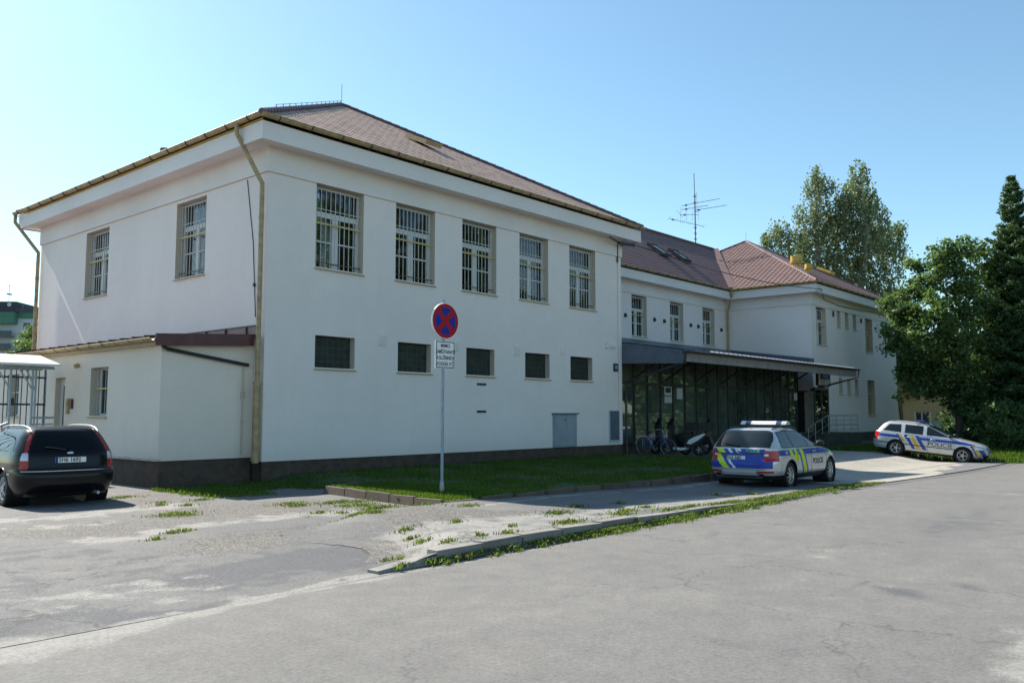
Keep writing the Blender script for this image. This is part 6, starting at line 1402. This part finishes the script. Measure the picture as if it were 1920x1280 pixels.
base_m = spot(1795, 777, D_M); base_m.z = -.25
tm = thing('maple_tree', tuple(base_m), 'broad leafy green tree with low branches between the right wing and the dark spruce', 'tree')
P = clump_pts([c for c, r in ML], [r * .92 for c, r in ML], 36, 34, .20, .5)
leaves('crown', P - np.array(base_m), .155, 'maple_leaf', tm, flat=.35, aspect=1.25)
m_ = MB(); cr_ = Vector(ml(1790, 690, 1)[0]) - base_m; limb(m_, O_, cr_, .24, .17)
for i in (1, 2, 6, 8, 10, 11, 13, 16, 18, 22): limb(m_, cr_ + Vector((0, 0, random.uniform(-1, .3))), Vector(ML[i][0]) - base_m, .09, .02)
m_.build('trunk', 'dark_bark', tm, smooth=60)
# spruces on the right edge
def spruce(base, H, R0, label, seed, group=None, name='spruce_tree'):
    """whorls of drooping branches whose tips turn up, needles along every twig"""
    random.seed(seed); t = thing(name, tuple(base), label, 'tree', group); pts = []; br = MB(); br.tube([(0, 0, 0), (0, 0, H * .6), (0, 0, H)], [.24, .13, .02], 8)
    z = .35
    while z < H - .15:
        f = z / H; R = R0 * (1 - f) ** .82 * random.uniform(.86, 1.10) + .10; nb = max(5, int(11 - 4 * f)); a0 = random.random() * 6.28
        for k in range(nb):
            a = a0 + 2 * math.pi * k / nb + random.uniform(-.25, .25); r = R * random.uniform(.70, 1.15); d = np.array([math.cos(a), math.sin(a), 0.]); sd = np.array([-d[1], d[0], 0.])
            n_ = max(4, int(r * 15)); s_ = (np.arange(n_) + rng.random(n_)) / n_; s_ = .12 + .88 * s_
            dz = -.34 * r * s_ + .30 * r * s_ ** 3 + .25 * f * s_
            c = np.outer(s_ * r, d); c[:, 2] += z + dz + random.uniform(-.06, .06)
            wid = .10 + .30 * r * np.sin(np.pi * np.clip(s_ * .92, 0, 1)) ** .7
            for q, w_ in zip(c, wid):
                m = max(8, int(12 + 26 * w_)); u = rng.uniform(-1, 1, m); p_ = q + np.outer(u * w_, sd) + np.outer(-np.abs(u) * w_ * .35, d) + rng.normal(size=(m, 3)) * np.array([.05, .05, .045]); p_[:, 2] -= np.abs(u) * w_ * .38; pts.append(p_)
            if z < H * .8: br.tube([(0, 0, z), tuple(c[len(c) // 2]), tuple(c[-1])], [.035, .02, .006], 4)
        z += (.50 - .18 * f) * random.uniform(.85, 1.15)
    leaves('crown', np.concatenate(pts), .072, 'spruce_needle', t, flat=.2, aspect=2.6, droop=.1); br.build('trunk', 'dark_bark', t, smooth=60); return t
b1_ = spot(1919, 777, 50); b1_.z = -.2
spruce(b1_, 16.4, 3.9, 'tall dark green spruce with layered branches at the right edge', 3)
random.seed(21)
def bush(base, blobs, mat, label, size, per, sub, group=None, name='shrub', cat='shrub', subr=.2):
    t = thing(name, tuple(base), label, cat, group); P = clump_pts([b_[:3] for b_ in blobs], [b_[3] for b_ in blobs], per, sub, subr, .55); leaves('crown', P, size, mat, t, aspect=1.4)
    m_ = MB()
    for b_ in blobs: limb(m_, (0, 0, 0), b_[:3], .05, .015, 5)
    m_.build('trunk', 'dark_bark', t); return t
q = spot(1886, 777, 46); q.z = -.25
bush(q, [(0, 0, .9, .9), (.9, -.6, .8, .9), (-.7, .5, 1.0, .9), (.3, .2, 1.9, .9), (1.2, -.9, 1.7, .8), (-.9, .9, 2.0, .7)], 'maple_leaf', 'low dark shrub growing at the foot of the spruce behind the far police car', .13, 22, 24)
for i, (px, d, hgt, lb) in enumerate(((1850, 64, 7, 'dense dark hedge tree in the gap behind the maple and the spruce'), (1935, 58, 9, 'dark leafy tree half outside the frame behind the spruce'))):
    q = spot(px, 777, d); q.z = -.3
    bush(q, [(random.uniform(-1.6, 1.6), random.uniform(-1.6, 1.6), hgt * random.uniform(.12, .9), random.uniform(1.1, 1.7)) for _ in range(11)] + [(x, -x, .8, 1.2) for x in (-2, -.7, .7, 2)], 'spruce_needle', lb, .24, 20, 12, name='hedge_tree', cat='tree', subr=.35)
q = spot(1690, 777, 78); q.z = -.3
bush(q, [(0, 0, 11.2, 1.4), (.3, .3, 9.5, 2.0), (-1, .5, 8.0, 1.8), (1.3, -.5, 7.5, 1.9), (0, 0, 5.5, 2.2)], 'spruce_needle', 'small dark treetop showing between the birch and the maple', .3, 22, 11, name='round_tree', cat='tree', subr=.4)
# pale young trees in front of the flats on the left
for px, py, d, r_, lb in ((62, 622, 95, .95, 'pale green young tree close to the corner downpipe in front of the flats'), (48, 655, 88, 1.25, 'pale green bushy treetop above the annexe roof in front of the flats')):
    q = spot(px, 777, d); q.z = -.3; c = spot(px, py, d) - q
    bush(q, [(c.x, c.y, c.z, r_), (c.x + .6, c.y - .5, c.z - .9, r_ * 1.1), (c.x - .6, c.y + .4, c.z - 1.1, r_), (c.x + 1, c.y - 1, c.z - .2, r_ * .8), (c.x, c.y, c.z - 2.4, r_ * 1.3)], 'pale_leaf', lb, .22, 20, 14, name='young_tree', cat='tree', subr=.3)
# trees across the street, seen mirrored in the shop window
SH = [((x_, y_, 0), '') for x_, y_ in ((62, -11), (71, -14), (80, -10), (90, -13), (100, -10), (53, -14), (44, -16), (112, -12))]
rng2 = np.random.default_rng(5); first = None
for i, (loc, _) in enumerate(SH):
    if first is None:
        blobs = [(rng2.normal() * 2.1, rng2.normal() * 2.1, 2.2 + 9.5 * rng2.random(), 1.5 + rng2.random() * 1.0) for _ in range(24)]
        first = bush(loc, blobs, 'maple_leaf', 'leafy street tree mirrored in the dark shop window', .42, 22, 10, 'street trees mirrored in the shop window', 'street_tree', 'tree', .45)
    else: t = copy_tree(first); t.location = loc; t.rotation_euler = (0, 0, i * 1.3); t.scale = (1, 1, .9 + .1 * i)
hg = thing('hedge', (72, -6.5, 0), 'clipped green hedge across the street mirrored in the shop window', 'hedge')
leaves('crown', np.stack([rng.uniform(-34, 34, 9000), rng.uniform(-.7, .7, 9000), rng.uniform(0, 1.7, 9000)], -1), .28, 'maple_leaf', hg)

# ------------------------------------------------------------------ far buildings
# flats far left
ao = spot(0, 777, 150); ao.z = -.4; sc1 = 150 / FPX
ap = thing('apartment_building', tuple(ao), 'far white and green block of flats with a dark roof box, left of the station', 'building', rz=AZ - math.pi / 2 + R_(4))
hpx = lambda py: 1.7 + (777 - py) * sc1 + .4
m_ = MB(); wall(m_, (-22, 0, 0), (1, 0, 0), 22 + 9.5, -.3, hpx(596), [], .2)
m_ = MB(); holes = []
X_ = lambda px: px * sc1 + 22
for zr in (604, 627, 652, 677, 702, 727):
    for xa, xb in ((34, 47), (56, 69), (78, 91)): holes.append((X_(xa), X_(xb), hpx(zr + 11), hpx(zr)))
wall(m_, (-22, 0, 0), (1, 0, 0), 31.5, 0, hpx(596), holes, .25, 0, 1); m_.box(-22, 9.5, 12.0, 12.2, 0, hpx(596)); m_.quad((9.5, 0, 0), (9.5, 12, 0), (9.5, 12, hpx(596)), (9.5, 0, hpx(596))); m_.build('wall', ['panel_white', 'grey_plaster'], ap, fixn=False)
for a_, b_, z0_, z1_ in holes:
    o = MB(); o.box(a_ - 22, b_ - 22, .12, .16, z0_, z1_); o.box((a_ + b_) / 2 - 22 - .05, (a_ + b_) / 2 - 22 + .05, .10, .12, z0_, z1_); o.build('window', 'far_glass', ap)
simple('flats_green', (0.06, 0.19, 0.12), 0.7, var=.12, vscale=1); simple('flats_dark', (0.035, 0.035, 0.055), 0.7, var=.15, vscale=1)
m_ = MB(); m_.box(-22, 9.6, -.12, 12, hpx(596), hpx(585)); m_.build('parapet', 'flats_green', ap)
m_ = MB(); m_.box(-22, 2.25, -1.3, 10, hpx(607), hpx(585)); m_.build('parapet', 'flats_green', ap)
m_ = MB(); m_.box(-22, 2.5, -1.25, 9, hpx(585), hpx(565)); m_.build('roof_box', 'flats_dark', ap)
m_ = MB(); m_.lathe([(0, -.02), (.35, -.05), (.38, .0)], (1.3, -1.35, hpx(571)), 'y', 16); m_.build('round_vent', 'panel_white', ap)
for zr in (618, 642, 668, 694):       # balconies of the corner part
    m_ = MB(); m_.box(-22, 1.9, -1.3, 0, hpx(zr + 14), hpx(zr + 13)); m_.box(-22, 1.9, -1.3, -1.25, hpx(zr + 13), hpx(zr + 2)); m_.build('balcony', 'far_glass', ap)
m_ = MB(); m_.tube([(.5, 0, hpx(565)), (.5, 0, hpx(530))], .05, 5); m_.bar((-.2, 0, hpx(534)), (1.0, 0, hpx(534)), .05); m_.bar((.1, 0, hpx(549)), (1.0, 0, hpx(550)), .25); m_.build('rooftop_aerial', 'slate_metal', ap)
m_ = MB(); m_.lathe([(.0, -.1), (.28, .05), (.3, .12)], (2.9, -.2, hpx(573)), 'y', 12); m_.bar((2.9, -.1, hpx(585)), (2.9, -.1, hpx(573)), .05); m_.build('satellite_dish', 'slate_metal', ap)
# yellow building beyond the right wing
yo = spot(1686, 777, 78); yo.z = -.5; sc2 = 78 / FPX; yd = Vector((Rv.x, Rv.y, 0)).normalized()
yb = thing('yellow_building', tuple(yo), 'sunlit yellow plastered building with an orange gutter half hidden behind the maple', 'building', rz=math.atan2(yd.y, yd.x) - R_(-14))
hy = lambda py: 1.7 + (777 - py) * sc2 + .5
lx = lambda px: (px - 1686) * sc2
m_ = MB(); wh = [(lx(1722) + 4, lx(1752) + 4, hy(806), hy(772)), (lx(1722) + 4, lx(1750) + 4, hy(735), hy(690))]
wall(m_, (-4, 0, 0), (1, 0, 0), 4 + lx(1802), 0, hy(655), wh, .2, 0, 0); m_.build('wall', 'yellow_plaster', yb, fixn=False)
m_ = MB(); m_.quad((lx(1802), 0, 0), (lx(1802) + 9, 7, 0), (lx(1802) + 9, 7, hy(655)), (lx(1802), 0, hy(655))); m_.build('side_wall', 'grey_plaster', yb, fixn=False)
for a_, b_, z0_, z1_ in wh:
    o = MB(); o.box(a_ - 4, b_ - 4, .1, .16, z0_, z1_); wn_ = o.build('window', 'far_glass', yb); o = MB(); o.box((a_ + b_) / 2 - 4.05, (a_ + b_) / 2 - 3.93, .06, .1, z0_, z1_); o.box(a_ - 4.12, a_ - 4.0, -.04, .1, z0_, z1_); o.box(b_ - 4.0, b_ - 3.85, -.04, .1, z0_, z1_); o.build('frame', 'bounce_cream_plaster', wn_)
m_ = MB(); m_.add([(-5, -.6, hy(655)), (lx(1802) + .6, -.6, hy(655)), (lx(1802) + .6, 6, hy(655) + 3), (-5, 6, hy(655) + 3)], [(0, 1, 2, 3)]); m_.build('roof', 'roof_link', yb, fixn=False)
m_ = MB(); m_.box(-5, lx(1802) + .6, -.75, -.55, hy(655) - .15, hy(655) + .05); m_.build('gutter', 'ochre_bright', yb)
m_ = MB(); x = lx(1786); m_.tube([(x, -.65, hy(655)), (x, -.12, hy(668)), (x, -.12, .2)], .09, 8); m_.build('downpipe', 'ochre_bright', yb)
m_ = MB(); x = lx(1768); m_.prism([(math.cos(t) * .55, math.sin(t) * .55 + 0) for t in np.linspace(0, math.pi, 12)] + [(-.55, -1.2), (.55, -1.2)], lambda u, v, w_: (x + u, -.03 + .02 * w_, hy(790) - .3 + v)); m_.build('arched_niche', 'grey_plaster', yb)
